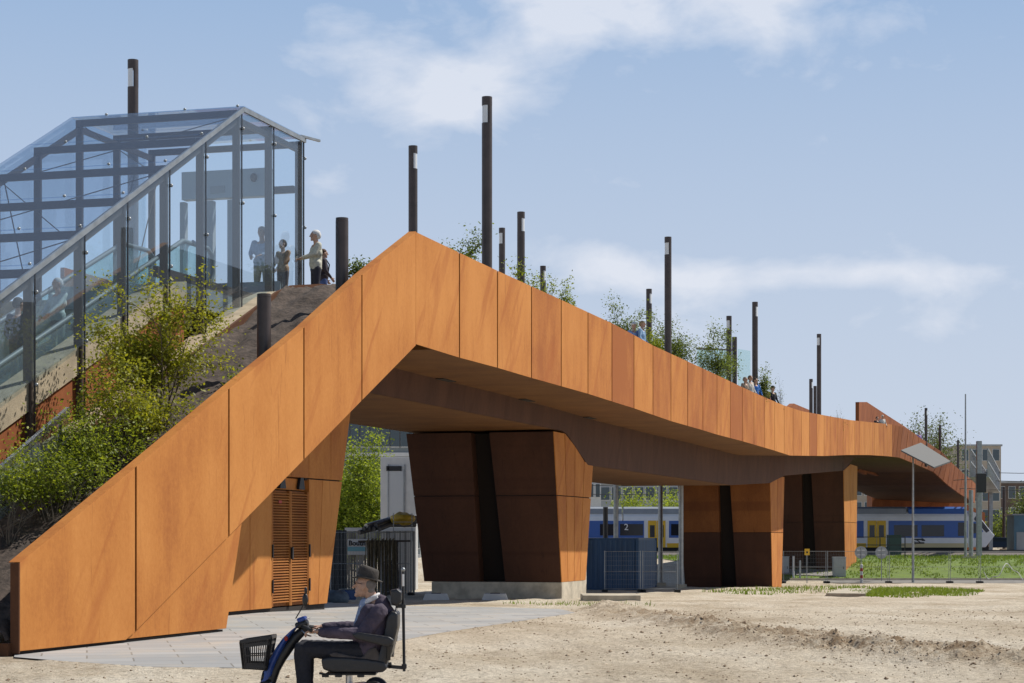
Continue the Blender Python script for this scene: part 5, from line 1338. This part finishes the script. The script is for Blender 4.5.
# loose clods in the churned bank
def clods():
    rn = random.Random(5); m = MB(); 
    for i in range(9000):
        k = rn.randrange(1, len(RIDGE)-2); a, b__ = RIDGE[k], RIDGE[k+1]; t = rn.random(); X = a.x+(b__.x-a.x)*t+rn.gauss(0, .5); Y = a.y+(b__.y-a.y)*t+rn.gauss(0, .7)
        if rn.random() < .6: X = rn.uniform(-6, 11); Y = rn.uniform(22, 44)
        if inside(PAVE, X, Y): continue
        r_ = abs(rn.gauss(0, .009))+.004+(.02*rn.random() if rn.random() < .02 else 0); z = ground_h(X, Y)
        q = [Vector((X+rn.uniform(-1, 1)*r_, Y+rn.uniform(-1, 1)*r_, z+rn.uniform(-.3, 1)*r_)) for _ in range(6)]
        c = Vector((X, Y, z+.2*r_)); d = [Vector(v)*r_*rn.uniform(.7, 1.3) for v in ((1, 0, 0), (0, 1, 0), (-1, 0, 0), (0, -1, 0), (rn.uniform(-.4, .4), rn.uniform(-.4, .4), .55), (0, 0, -.6))]
        m.cur = rn.random(); m.add([c+e for e in d], [(0, 1, 4), (1, 2, 4), (2, 3, 4), (3, 0, 4), (1, 0, 5), (2, 1, 5), (3, 2, 5), (0, 3, 5)])
    o = m.build('dirt_clods', mat('dry earth clods', (.42, .33, .23), .95, pv=.7, base2=(.20, .14, .09), vscale=3), fix=False); o['kind'] = 'stuff'
clods()
# dark rubber fence foot at the right edge
p = ground_px(1024, 660); m = MB(); m.box(p+Vector((.05, 0, .05)), (.30, .22, .11), .3); o = m.build('rubber_foot', M_RUB, None, .02); tag(o, 'black rubber fence foot lying on sand at the right edge', 'fence foot')

# ------------------------------------------------------------------ people
def remeshed(mb, name, m, parent, voxel=.01, smooth=6, label=None):
    me = bpy.data.meshes.new(name); me.from_pydata(mb.v, [], mb.f)
    bm = bmesh.new(); bm.from_mesh(me); bmesh.ops.recalc_face_normals(bm, faces=bm.faces); bm.to_mesh(me); bm.free()
    t = bpy.data.objects.new(name, me); col.objects.link(t)
    r = t.modifiers.new('r', 'REMESH'); r.mode = 'VOXEL'; r.voxel_size = voxel; r.use_smooth_shade = True
    q = t.modifiers.new('s', 'SMOOTH'); q.iterations = smooth; q.factor = .5
    dg = bpy.context.evaluated_depsgraph_get(); dg.update()
    out = bpy.data.meshes.new_from_object(t.evaluated_get(dg)); bpy.data.objects.remove(t); out.name = name
    out.materials.clear(); out.materials.append(m)
    o = bpy.data.objects.new(name, out); col.objects.link(o)
    if parent is not None:
        o.parent = parent; o.matrix_parent_inverse = Matrix.Translation(-parent_loc(parent))
    return o
M_SKIN = mat('skin', (.50, .30, .21), .55, var=.12, vscale=30)
CL = {}
def cloth(c, rough=.85):
    k = tuple(c)
    if k not in CL: CL[k] = mat('cloth %d' % len(CL), c, rough, var=.25, vscale=14, bump=.25, bscale=40)
    return CL[k]
def add_head(mb, c, f, l, u, k=1.0):
    """skull, jaw, nose, ears, brow about head centre c with forward f, left l, up u"""
    M = Matrix((f, l, u)).transposed()
    P = lambda a, b, d: Vector(c)+f*a*k+l*b*k+u*d*k
    mb.ell(P(-.012, 0, .022), (.098*k, .076*k, .100*k), 18, 12, M)
    mb.ell(P(.022, 0, -.045), (.066*k, .058*k, .070*k), 14, 10, M)
    mb.caps(P(.085, 0, .012), P(.112, 0, -.022), .012*k, .017*k, 8)
    mb.caps(P(.082, .028, .030), P(.082, -.028, .030), .014*k, .014*k, 8)
    mb.caps(P(.076, .022, -.058), P(.076, -.022, -.058), .014*k, .014*k, 8)
    mb.ell(P(.070, 0, -.098), (.026*k, .03*k, .022*k), 10, 8, M)
    for s in (1, -1): mb.ell(P(-.005, s*.078, -.006), (.026*k, .011*k, .036*k), 10, 8, M)
def add_hand(mb, w, d, n, side, curl=.5, k=1.0):
    """wrist w, direction d, palm normal n (fingers curl towards n), thumb side vector"""
    d = Vector(d).normalized(); n = Vector(n); n = (n-d*n.dot(d)).normalized(); s = Vector(side); s = (s-d*s.dot(d)-n*s.dot(n)).normalized()
    w = Vector(w)
    for q in (-.026, -.009, .009, .026): mb.caps(w+s*q*.8*k, w+d*.085*k+s*q*1.1*k, .016*k, .0125*k, 8)
    for i, q in enumerate((.031, .011, -.010, -.030)):
        L = (.078, .088, .082, .064)[i]*k; p = w+d*.088*k+s*q*k; a = curl*.5
        for j in range(3):
            e = p+(d*math.cos(a)+n*math.sin(a))*L*(.42, .33, .25)[j]; mb.caps(p, e, (.0098, .009, .008)[j]*k, (.009, .008, .007)[j]*k, 7); p = e; a += curl
    p = w+d*.025*k+s*.03*k; a = .75
    for j in range(2):
        e = p+(d*math.cos(a)+s*math.sin(a)+n*.35*curl).normalized()*(.045, .034)[j]*k; mb.caps(p, e, .012*k, .0095*k, 7); p = e; a -= .35
def person(loc, head, label, shirt, trousers, hair=(.5, .48, .45), h=1.75, arms=((.16, .26, .95), (.16, -.26, .95)), sit=False, bag=None, cap=None, bend=0.0, group=None, shoes=(.04, .03, .03)):
    """standing adult; head = heading in degrees (0 = +X); arms = hand positions forward, left, up"""
    o = thing('person', loc, label, 'person', group); k = h/1.75
    f = Vector((math.cos(R(head)), math.sin(R(head)), 0)); l = Vector((-f.y, f.x, 0)); u = Vector((0, 0, 1)); L0 = Vector(loc)
    P = lambda a, b, c: L0+(f*(a+bend*max(0, c-.95))+l*b+u*c)*k
    body = MB(); top = MB(); leg = MB(); sh = MB()
    add_head(body, P(.03, 0, 1.63), f, l, u, k)
    body.caps(P(-.01, 0, 1.40), P(.01, 0, 1.55), .058*k, .055*k)
    body.caps(P(0, 0, 1.0), P(0, 0, 1.32), .12*k, .13*k)
    for b in (.19, -.19): top.caps(P(0, b*.5, 1.30), P(-.01, b*.95, 1.40), .105*k, .075*k)
    top.caps(P(0, .09, 1.24), P(0, -.09, 1.24), .125*k, .125*k); top.caps(P(.01, .07, 1.0), P(.01, -.07, 1.0), .125*k, .125*k); top.caps(P(.01, 0, 1.0), P(0, 0, 1.3), .145*k, .14*k); top.caps(P(0, .07, .92), P(0, -.07, .92), .12*k, .12*k)
    for sgn, hp in zip((1, -1), arms):
        S = P(-.01, sgn*.20, 1.39); H = P(*hp); mid = (S+H)/2; back = (-f*.10+l*sgn*.10-u*.06)*k
        reach = (H-S).length; E = mid+back*max(.2, (0.62*k-reach)/(.2*k)) if reach < .6*k else mid+back*.2
        top.caps(S, E, .062*k, .05*k); top.caps(E, E.lerp(H, .93), .05*k, .038*k)
        body.caps(S, E, .05*k, .042*k); body.caps(E, H, .042*k, .027*k)
        d = (H-E).normalized(); add_hand(body, H, d, f*.2-l*sgn-u*.3 if abs(d.z) > .5 else -u, f if abs(d.z) > .5 else -l*sgn, .45, k)
    for sgn in (1, -1):
        Hh, K, A = P(0, sgn*.10, .90), P(.02, sgn*.11, .49), P(-.01, sgn*.115, .09)
        leg.caps(Hh, K, .098*k, .068*k); leg.caps(K, A, .068*k, .058*k); body.caps(Hh, K, .08*k, .055*k); body.caps(K, A, .055*k, .038*k)
        body.caps(A, P(.12, sgn*.125, .05), .038*k, .03*k); sh.caps(P(-.05, sgn*.115, .05), P(.17, sgn*.13, .045), .05*k, .045*k)
    leg.caps(P(0, .06, .90), P(0, -.06, .90), .12*k, .12*k)
    remeshed(body, 'body', M_SKIN, o, .011*k, 3); remeshed(top, 'jacket', cloth(shirt), o, .013, 5); remeshed(leg, 'trousers', cloth(trousers), o, .014, 5); remeshed(sh, 'shoes', cloth(shoes, .5), o, .012, 3)
    hm = MB(); M = Matrix((f, l, u)).transposed(); hm.ell(P(0, 0, 1.675), (.106*k, .086*k, .088*k), 16, 10, M); hm.ell(P(-.045, 0, 1.635), (.072*k, .083*k, .085*k), 14, 10, M)
    if cap:
        remeshed(hm, 'hair', cloth(hair), o, .012, 2); m = MB(); m.ell(P(.01, 0, 1.70), (.115*k, .095*k, .075*k), 16, 10, M); m.ell(P(.11, 0, 1.685), (.09*k, .08*k, .012*k), 14, 8, M); m.build('cap', cloth(cap), o)
    else: remeshed(hm, 'hair', cloth(hair), o, .012, 2)
    m = MB()
    for s in (1, -1): m.ell(P(.117, s*.03, 1.645), (.008*k, .011*k, .008*k), 8, 6, M)
    m.build('eyes', M_BLACK, o)
    if bag:
        m = MB(); c = P(-.20, 0, 1.22); m.box(c, (.20*k, .32*k, .46*k), R(head)); bo = m.build('backpack', cloth(bag), o, .05)
        for s in (1, -1):
            m = MB(); m.tube([P(-.12, s*.13, 1.44), P(.04, s*.14, 1.47), P(.14, s*.14, 1.32), P(.10, s*.16, 1.08), P(-.10, s*.16, 1.02)], .016, 6); m.build('strap', cloth(bag), o)
    return o
def stand(x, yhead, Y, z, *a, **k):
    p = at(x, yhead, Y); return person((p.x, Y, z), *a, **k)
ZL = 6.66
stand(316, 228, 44.6, ZL, 200, 'white-haired man in cream jacket and dark trousers standing at the canopy end', (.66, .64, .52), (.045, .045, .06), (.75, .73, .70), h=1.78, arms=((.34, .10, 1.12), (.34, -.10, 1.12)))
stand(323, 244, 46.2, 6.75, 20, 'person in dark top with dark backpack behind the man in cream', (.05, .04, .05), (.07, .12, .32), (.10, .05, .03), h=1.5, bag=(.03, .03, .035))
stand(262, 222, 44.2, ZL, 250, 'grey-haired man in light blue shirt and pale trousers behind the canopy glass', (.36, .46, .60), (.40, .37, .30), (.55, .53, .50), h=1.8, arms=((.28, .12, 1.1), (.28, -.12, 1.08)))
stand(283, 242, 44.0, ZL, 230, 'dark-haired woman with tan bag standing behind the glass beside the blue shirt', (.30, .22, .15), (.10, .10, .11), (.02, .018, .016), h=1.48, arms=((.3, .1, .95), (.3, -.1, .95)), group=None)
def on_esc(x, r): s = sx(x, r); p = B(s, r, min(3.0+.437*(s-32.85), 6.66)); return p
p = on_esc(58, 4.4); person((p.x, p.y, p.z-.15), 230, 'white-haired woman in pale green blouse riding the escalator', (.50, .58, .54), (.30, .28, .26), (.62, .60, .58), h=1.62, arms=((.38, .2, .98), (.34, -.1, .95)))
p = on_esc(18, 4.4); person((p.x, p.y, p.z-.15), 60, 'dark-clothed person on the escalator at the left edge', (.05, .06, .09), (.05, .05, .06), (.05, .04, .035), h=1.72)
GRP = 'people looking over the bridge parapet'
def rail_person(x, yhead, Y, *a, **k):
    p = at(x, yhead, Y); h = k.get('h', 1.75); z = p.z-h; return person((p.x, Y, z), *a, group=GRP, **k)
rail_person(633.5, 322.5, 70.5, -60, 'person in white cap and blue top leaning on the parapet', (.30, .42, .70), (.1, .1, .12), (.6, .6, .58), cap=(.72, .74, .75), h=1.68)
rail_person(642, 321, 70.5, -20, 'blond person in light blue shirt next to the white cap', (.30, .47, .68), (.1, .1, .12), (.40, .27, .14), h=1.72)
rail_person(745, 377, 88, -40, 'person in brown and white behind the parapet, left in the group of five', (.28, .22, .17), (.1, .1, .12), (.35, .30, .25), h=1.7)
rail_person(750, 375.5, 88.8, -40, 'person in white top second in the group of five', (.62, .60, .55), (.1, .1, .12), (.22, .15, .10), h=1.74)
rail_person(755.5, 378, 89.5, -60, 'person in bright blue shirt in the middle of the group of five', (.05, .20, .60), (.1, .1, .12), (.06, .045, .035), h=1.72)
rail_person(764, 385, 92.6, -70, 'bald man in dark red top in the group of five', (.17, .07, .07), (.1, .1, .12), (.45, .33, .26), h=1.72)
rail_person(772.5, 386, 95, -50, 'person in black with black cap, right end of the group of five', (.025, .025, .03), (.1, .1, .12), (.05, .04, .03), cap=(.03, .03, .03), h=1.78)
rail_person(877, 416.5, 141, -60, 'dark-haired person beside the white-haired one before the rust fin', (.06, .05, .06), (.1, .1, .12), (.03, .025, .02), h=1.72)
rail_person(882.5, 415, 143, -60, 'white-haired person in pale clothes before the rust fin', (.66, .65, .62), (.1, .1, .12), (.66, .64, .60), h=1.72)
rail_person(919, 431.5, 163, -60, 'person in lilac top on the far ramp above the reflector lamp', (.38, .26, .60), (.1, .1, .12), (.3, .2, .15), h=1.6)

# ------------------------------------------------------------------ man on the mobility scooter
Y0 = 20.0
def Q(x, y, dy=0.0): return Vector(((x-CX)/100.0, Y0+dy, EYE-(y-HZ)/100.0))
ZG = ground_h((345-CX)/100, Y0)
def scooter():
    s = thing('mobility_scooter', Q(330, 705), 'blue and black mobility scooter with front basket, mirror and black padded seat', 'mobility scooter')
    zf = ZG+.10
    def tubes(name, pts, rad, m, n=10, **k): b = MB(); b.tube(pts, rad, n); return b.build(name, m, s, **k)
    # tiller: blue cover in front, dark inner behind
    path = [(267, 680), (270.5, 667), (276, 655.5), (282.5, 643.5), (290, 633), (298, 625.5), (304.5, 621.5)]
    mb = MB(); w = [.06, .075, .085, .09, .095, .10, .07]
    vs = []; n = 12
    for (x, y), r in zip(path, w):
        for k in range(n):
            a = 2*math.pi*k/n; vs.append(Q(x, y)+Vector((.074*math.cos(a), r*math.sin(a), .052*math.cos(a))))
    mb.add(vs, [(i*n+k, i*n+(k+1) % n, (i+1)*n+(k+1) % n, (i+1)*n+k) for i in range(len(path)-1) for k in range(n)], True); mb.add(vs[:n], [tuple(range(n))]); mb.add(vs[-n:], [tuple(range(n))])
    mb.build('tiller_cover', M_BLUE, s)
    tubes('tiller_column', [Q(271, 682), Q(275.5, 669), Q(281, 658), Q(288.5, 647), Q(296, 637), Q(303, 630.5), Q(309, 627.5)], [.05, .05, .055, .055, .05, .045, .04], M_BLACK)
    tubes('steering_joint', [Q(262, 676), Q(272, 678)], [.055, .06], M_BLACK, 14)
    tubes('steering_stem', [Q(267, 676), Q(264, 702)], [.05, .045], M_BLACK)
    mb = MB(); mb.box(Q(302, 619), (.09, .20, .045), 0, 0, R(-18)); mb.build('control_panel', M_BLUE, s, .018)
    for sg in (-1, 1):
        tubes('handle_grip', [Q(303, 626, sg*.06), Q(309, 627.5, sg*.16), Q(314, 629, sg*.30)], [.022, .02, .02], M_RUB)
        tubes('brake_lever', [Q(303, 630, sg*.10), Q(309, 634, sg*.2), Q(314, 635, sg*.27)], .008, M_STEEL, 6)
        mb = MB(); mb.ell(Q(287, 638, sg*.09), (.02, .012, .025), 10, 8); mb.build('side_reflector', M_RED, s)
    mb = MB(); mb.box(Q(302, 624), (.13, .17, .06), 0, 0, R(-16)); mb.build('control_head', M_BLACK, s, .02)
    # mirror on its stalk
    tubes('mirror_stalk', [Q(297, 618, -.12), Q(302, 610, -.16), Q(306.5, 602, -.2)], .006, M_BLACK, 6)
    mb = MB(); mb.ell(Q(307.3, 599, -.2), (.030, .022, .062), 14, 10); mb.ell(Q(307.8, 590, -.2), (.016, .016, .035), 10, 8); mb.build('mirror', M_BLACK, s)
    # front basket
    b = thing('basket', Q(258, 668), None, None); b.parent = s; b.matrix_parent_inverse = Matrix.Translation(-Vector(s.location))
    def bl(m, name, bev=0):
        o = m.build(name, M_BLACK, None, bev); o.parent = b; o.matrix_parent_inverse = Matrix.Translation(-Vector(b.location)); return o
    T = [Q(243, 641, -.2), Q(273.5, 636.5, -.2), Q(273.5, 636.5, .2), Q(243, 641, .2)]; Bt = [Q(245.5, 668, -.16), Q(268, 669.5, -.16), Q(268, 669.5, .16), Q(245.5, 668, .16)]
    m = MB()
    for i in range(4): m.bar(T[i], T[(i+1) % 4], .018, .035)
    bl(m, 'rim', .004)
    m = MB(); up = Vector((0, 0, .012)); m.hexa(Bt+[q+up for q in Bt]); bl(m, 'bottom')
    for i in range(4):
        m = MB(); a, b2, c, d = T[i], T[(i+1) % 4], Bt[(i+1) % 4], Bt[i]; k = 13
        for j in range(k+1):
            u = j/k; m.bar(a.lerp(b2, u), d.lerp(c, u), .007 if 1 < j < k-1 else .016)
        for v, hh in ((.16, .035), (.86, .05)): m.bar(a.lerp(d, v), b2.lerp(c, v), .008, hh)
        m.bar(a.lerp(d, .52), b2.lerp(c, .52), .007, .012)
        bl(m, 'side_grid')
    # floor, rear hood, wheels
    mb = MB(); mb.box(Q(315, 697), (.95, .50, .05)); mb.build('floor_board', M_BLACK, s, .02)
    mb = MB(); mb.prism([(332, 695), (337, 686), (362, 683), (392, 687), (398, 697)], lambda a, y: Q(a, y, -.25), lambda a, y: Q(a, y, .25)); mb.build('rear_hood', M_BLUE, s, .03)
    mb = MB(); mb.prism([(258, 690), (262, 684), (272, 682), (280, 688), (282, 697), (276, 697)], lambda a, y: Q(a, y, -.09), lambda a, y: Q(a, y, .09)); mb.build('front_fender', M_BLUE, s, .02)
    for x, dys, r in ((266, (-.07, .07), .115), (374, (-.27, .27), .125)):
        for dy in dys:
            c = Vector((Q(x, 0).x, Y0+dy, ZG+r)); mb = MB(); mb.tube([c-Vector((0, .04, 0)), c+Vector((0, .04, 0))], r, 24); wh = mb.build('wheel', M_RUB, s, .015)
            mb = MB(); mb.tube([c-Vector((0, .045, 0)), c+Vector((0, .045, 0))], r*.5, 16); q = mb.build('rim', M_GALV, wh)
    tubes('seat_post', [Q(349, 686), Q(349, 674)], .035, M_STEEL, 14)
    mb = MB(); mb.box(Q(352, 673), (.50, .36, .022)); mb.build('seat_plate', M_BLACK, s, .006)
    for x in (327, 340, 362): mb = MB(); mb.box(Q(x, 674.5, -.17), (.07, .04, .03)); mb.build('bracket', M_BLACK, s, .006)
    tubes('seat_lever', [Q(330, 673, -.22), Q(322, 671.5, -.27)], .01, M_BLACK, 6)
    # seat, back, headrest, armrests
    def cushion(name, pts, half, vox, m, sm=8):
        mb = MB(); mb.prism(pts, lambda a, y: Q(a, y, -half), lambda a, y: Q(a, y, half)); return remeshed(mb, name, m, s, vox, sm)
    cushion('seat_cushion', [(323, 657), (333, 655), (365, 657), (386, 660), (389, 667), (384, 671), (335, 671), (325, 668)], .25, .014, M_VINYL)
    cushion('seat_back', [(377, 664), (385, 668), (393, 652), (399, 626), (399, 612), (393, 610), (388, 616), (384, 640)], .24, .014, M_VINYL)
    cushion('headrest', [(391, 590), (398, 588.5), (402, 592), (402, 602), (397, 606), (392, 604)], .13, .010, M_VINYL, 5)
    tubes('headrest_post', [Q(397, 604), Q(396, 613)], .012, M_STEEL, 8)
    for sg in (-1, 1):
        mb = MB(); mb.prism([(354.5, 632), (362, 630.5), (392, 635), (396, 638), (395, 643), (388, 644.5), (358, 637)], lambda a, y: Q(a, y, sg*.34-.04), lambda a, y: Q(a, y, sg*.34+.04)); remeshed(mb, 'armrest', M_VINYL, s, .009, 6)
        mb = MB(); mb.bar(Q(391, 643, sg*.33), Q(390, 658, sg*.27), .04, .05); mb.build('armrest_bracket', M_BLACK, s, .008)
    # walking-stick holder: rod behind the seat
    tubes('rear_rod', [Q(404.5, 671, -.05), Q(403.5, 600, -.05)], .015, M_BLACK, 10); tubes('rod_upper', [Q(403.5, 600, -.05), Q(403.3, 571, -.05)], .011, M_BLACK, 10)
    tubes('rod_sleeve', [Q(403.4, 586, -.05), Q(403.3, 574, -.05)], .0125, M_STEEL, 10)
    mb = MB(); mb.ell(Q(403.3, 569.5, -.05), (.022, .022, .022), 12, 8); mb.build('rod_knob', M_GALV, s)
    for (a, b2) in (((388, 666), (405, 667.5)), ((396, 606), (404, 606)), ((390, 662), (391, 668))): mb = MB(); mb.bar(Q(*a, -.05), Q(*b2, -.05), .03, .035); mb.build('bracket', M_BLACK, s, .006)
    mb = MB(); mb.box(Q(403.8, 606, -.05), (.045, .05, .04)); mb.build('rod_clamp', M_BLACK, s, .006)
    mb = MB(); mb.box(Q(404.5, 666, -.05), (.05, .06, .05)); mb.build('rod_clamp', M_BLACK, s, .01)
    pd = MB(); pd.prism([(331, 653), (336, 650.5), (352, 654), (364, 656), (370, 648), (377, 645), (381, 652), (383, 661), (376, 662), (355, 659), (334, 656.5)], lambda a, y: Q(a, y, -.235), lambda a, y: Q(a, y, .2))
    o = remeshed(pd, 'seat_pad', cloth((.095, .082, .078)), None, .012, 5); tag(o, 'grey-brown folded cushion between the man and the scooter seat', 'cushion')
scooter()
def rider():
    o = thing('person', Q(345, 690), 'elderly man in dark fedora and purple-navy jacket riding the mobility scooter', 'person')
    f = Vector((-1, 0, 0)); l = Vector((0, -1, 0)); u = Vector((0, 0, 1))     # faces left in the photo; his left side is towards the camera
    tilt = Matrix.Rotation(R(6), 3, 'Y'); fh = (tilt @ f).normalized(); uh = (tilt @ u).normalized()
    turn = Matrix.Rotation(R(-10), 3, 'Z'); fh = turn @ fh; lh = uh.cross(fh).normalized()
    body = MB(); jk = MB(); tr = MB(); sh = MB()
    HC = Q(364.5, 586)
    add_head(body, HC, fh, lh, uh, 1.0)
    body.caps(Q(377, 607), Q(369, 592), .060, .057)
    body.caps(Q(372, 648), Q(377, 622), .10, .10); body.caps(Q(377, 622), Q(378, 609), .10, .06)
    # torso of the jacket
    for dy in (-.10, .10):
        jk.caps(Q(372, 646, dy), Q(379, 622, dy), .125, .115); jk.caps(Q(379, 622, dy), Q(380.5, 611, dy*1.5), .115, .085)
    jk.caps(Q(370, 648, -.1), Q(370, 648, .1), .125, .125); jk.caps(Q(372, 626), Q(366, 645), .135, .145); jk.caps(Q(383, 614), Q(380.5, 602), .12, .082)
    for dy in (-.085, .085): jk.caps(Q(370, 611, dy), Q(364, 632, dy), .085, .115)
    for sg in (-1, 1):
        S, E, W_ = Q(381, 611, sg*.20), Q(365, 633, sg*.27), Q(325, 631.5, sg*.235)
        if sg > 0: S, E, W_ = Q(380, 611, .20), Q(357, 629, .26), Q(324, 628, .235)
        jk.caps(S, E, .086, .074); jk.caps(E, W_, .074, .050); jk.caps(W_, W_+Vector((-.012, 0, 0)), .047, .046)
        body.caps(S, E, .05, .045); W2 = Q(320.5, 630.5, sg*.23) if sg < 0 else Q(320, 628, .23); body.caps(E, W2, .042, .029)
        # fingers closed over the grip, thumb underneath
        d = Vector((-1, 0, .06)); n = Vector((0, 0, -1)); side = Vector((0, -sg, 0))
        add_hand(body, W2, d, n, side, .85, 1.02)
        hip, kn, an = Q(371, 652, sg*.10), Q(303, 648.5, sg*.13), Q(304, 688, sg*.13)
        tr.caps(hip, kn, .105, .082); tr.caps(kn, an, .080, .062); body.caps(hip, kn, .08, .06); body.caps(kn, an, .055, .04); body.caps(an, Q(292, 693, sg*.14), .038, .032)
        tr.caps(kn+Vector((.03, 0, -.05)), an+Vector((.02, 0, 0)), .075, .062)
        sh.caps(Q(306, 691.5, sg*.13), Q(287, 692, sg*.15), .046, .040)
    tr.caps(Q(372, 653, -.08), Q(372, 653, .08), .115, .115)
    remeshed(body, 'body', M_SKIN, o, .0065, 3)
    JM = mat('purple navy jacket', (.088, .068, .100), .85, var=.3, vscale=9, bump=.5, bscale=22)
    j = remeshed(jk, 'jacket', JM, o, .010, 5)
    # soft creases in sleeves and back
    for v in j.data.vertices:
        c = v.co; d = .010*noise.noise(Vector((c.x*9+c.z*7, c.y*6, c.z*14)))+.005*noise.noise(c*30)
        v.co = c+v.normal*d
    TM = cloth((.022, .023, .032)); t = remeshed(tr, 'trousers', TM, o, .011, 5)
    for v in t.data.vertices:
        c = v.co; v.co = c+v.normal*(.010*noise.noise(Vector((c.x*16, c.y*8, c.z*9)))+.004*noise.noise(c*34))
    remeshed(sh, 'shoes', cloth((.02, .018, .016), .4), o, .010, 3)
    # shirt front, collar
    m = MB(); m.caps(Q(357.5, 626), Q(365, 603), .045, .055); m.caps(Q(357.5, 626, -.03), Q(365, 603, -.03), .04, .05); remeshed(m, 'shirt', cloth((.30, .38, .55)), o, .010, 4)
    m = MB(); C = Q(372, 597.5); ax = (Q(369, 592)-Q(377, 607)).normalized(); e1 = ax.cross(Vector((0, 1, 0))).normalized(); e2 = Vector((0, 1, 0))
    ring = [C+(e1*math.cos(a)*.076+e2*math.sin(a)*.074) for a in [2*math.pi*i/22 for i in range(23)]]
    m.tube(ring, .017, 8); m.caps(Q(366, 601.5, -.05), Q(361, 606.5, -.06), .022, .012); m.caps(Q(377.5, 597.5, -.06), Q(367, 602.5, -.074), .014, .016); m.caps(Q(366, 601.5, .05), Q(361, 606, .06), .020, .010)
    remeshed(m, 'collar', cloth((.74, .72, .72)), o, .008, 3)
    # hair round the back of the head
    m = MB(); M = Matrix((fh, lh, uh)).transposed(); m.ell(HC-fh*.050+uh*.022, (.068, .079, .066), 18, 12, M); m.ell(HC-fh*.070-uh*.030, (.036, .060, .046), 14, 10, M)
    remeshed(m, 'hair', cloth((.22, .19, .17)), o, .007, 2)
    # fedora: curved brim, band, pinched crown
    HM = mat('dark felt', (.068, .058, .050), .9, var=.4, vscale=25, bump=.3, bscale=80)
    hf = Vector((-1, 0, 0)); hu = (Matrix.Rotation(R(11), 3, 'Y') @ u).normalized(); hf = (Matrix.Rotation(R(11), 3, 'Y') @ f).normalized(); hl = hu.cross(hf)
    hc = Q(366.8, 579.2); H = thing('hat', hc, None, None); H.parent = o; H.matrix_parent_inverse = Matrix.Translation(-Vector(o.location))
    def hb(m, name, mm): q = m.build(name, mm); q.parent = H; q.matrix_parent_inverse = Matrix.Translation(-hc); return q
    n = 40; rings = []
    for (ra, rb, dz, curl) in ((.098, .080, .010, 0), (.115, .098, .002, .3), (.138, .122, -.005, .8), (.158, .145, -.003, 1.2), (.160, .147, .006, 1.2), (.138, .122, .004, .8), (.115, .10, .010, .3), (.099, .081, .016, 0)):
        rings.append([hc+hf*(ra*math.cos(a))+hl*(rb*math.sin(a))+hu*(dz+curl*(.014*math.sin(a)**2-.014*max(0, math.cos(a))**2)) for a in [2*math.pi*k/n for k in range(n)]])
    m = MB(); m.add([p for r in rings for p in r], [(i*n+k, i*n+(k+1) % n, (i+1)*n+(k+1) % n, (i+1)*n+k) for i in range(len(rings)-1) for k in range(n)], True); hb(m, 'brim', HM)
    rings = []
    for (ra, rb, dz) in ((.108, .090, .004), (.107, .089, .04), (.104, .083, .075), (.098, .074, .102), (.088, .062, .120), (.070, .044, .127), (.04, .022, .112), (.005, .004, .104)):
        rg = []
        for k in range(n):
            a = 2*math.pi*k/n; pinch = 1-.22*max(0, math.cos(a))**3*min(1, dz/.10)*abs(math.sin(a)*1.6)
            front = .016*max(0, math.cos(a))*min(1, dz/.11)
            rg.append(hc+hf*(ra*math.cos(a)-.010*dz/.13)+hl*(rb*math.sin(a)*pinch)+hu*(dz*(1+.0)-front*0+.012*math.cos(a)*dz/.13))
        rings.append(rg)
    m = MB(); m.add([p for r in rings for p in r], [(i*n+k, i*n+(k+1) % n, (i+1)*n+(k+1) % n, (i+1)*n+k) for i in range(len(rings)-1) for k in range(n)], True); m.add(rings[-1], [tuple(range(n))]); hb(m, 'crown', HM)
    m = MB(); vs = []
    for dz, g in ((.008, 1.02), (.036, 1.02)):
        vs += [hc+hf*(.1035*g*math.cos(2*math.pi*k/n))+hl*(.0855*g*math.sin(2*math.pi*k/n))+hu*dz for k in range(n)]
    m.add(vs, [(k, (k+1) % n, n+(k+1) % n, n+k) for k in range(n)], True); hb(m, 'band', M_BLACK)
    # spectacles
    g = thing('spectacles', HC, None, None); g.parent = o; g.matrix_parent_inverse = Matrix.Translation(-Vector(o.location))
    m = MB()
    for s_ in (1, -1):
        c = HC+fh*.112+lh*.033*s_+uh*.022; pts = [c+lh*.024*math.cos(a)+uh*.018*math.sin(a) for a in [2*math.pi*i/14 for i in range(15)]]; m.tube(pts, .0025, 5)
        m.tube([HC+fh*.110+lh*.058*s_+uh*.026, HC+fh*.02+lh*.082*s_+uh*.022, HC-fh*.015+lh*.083*s_+uh*.01], .0028, 5)
    q = m.build('frame', M_BLACK); q.parent = g; q.matrix_parent_inverse = Matrix.Translation(-HC)
    m = MB()
    for s_ in (1, -1): m.ell(HC+fh*.090+lh*.031*s_+uh*.018, (.008, .012, .008), 8, 6, M)
    m.build('eyes', M_BLACK, o)
rider()
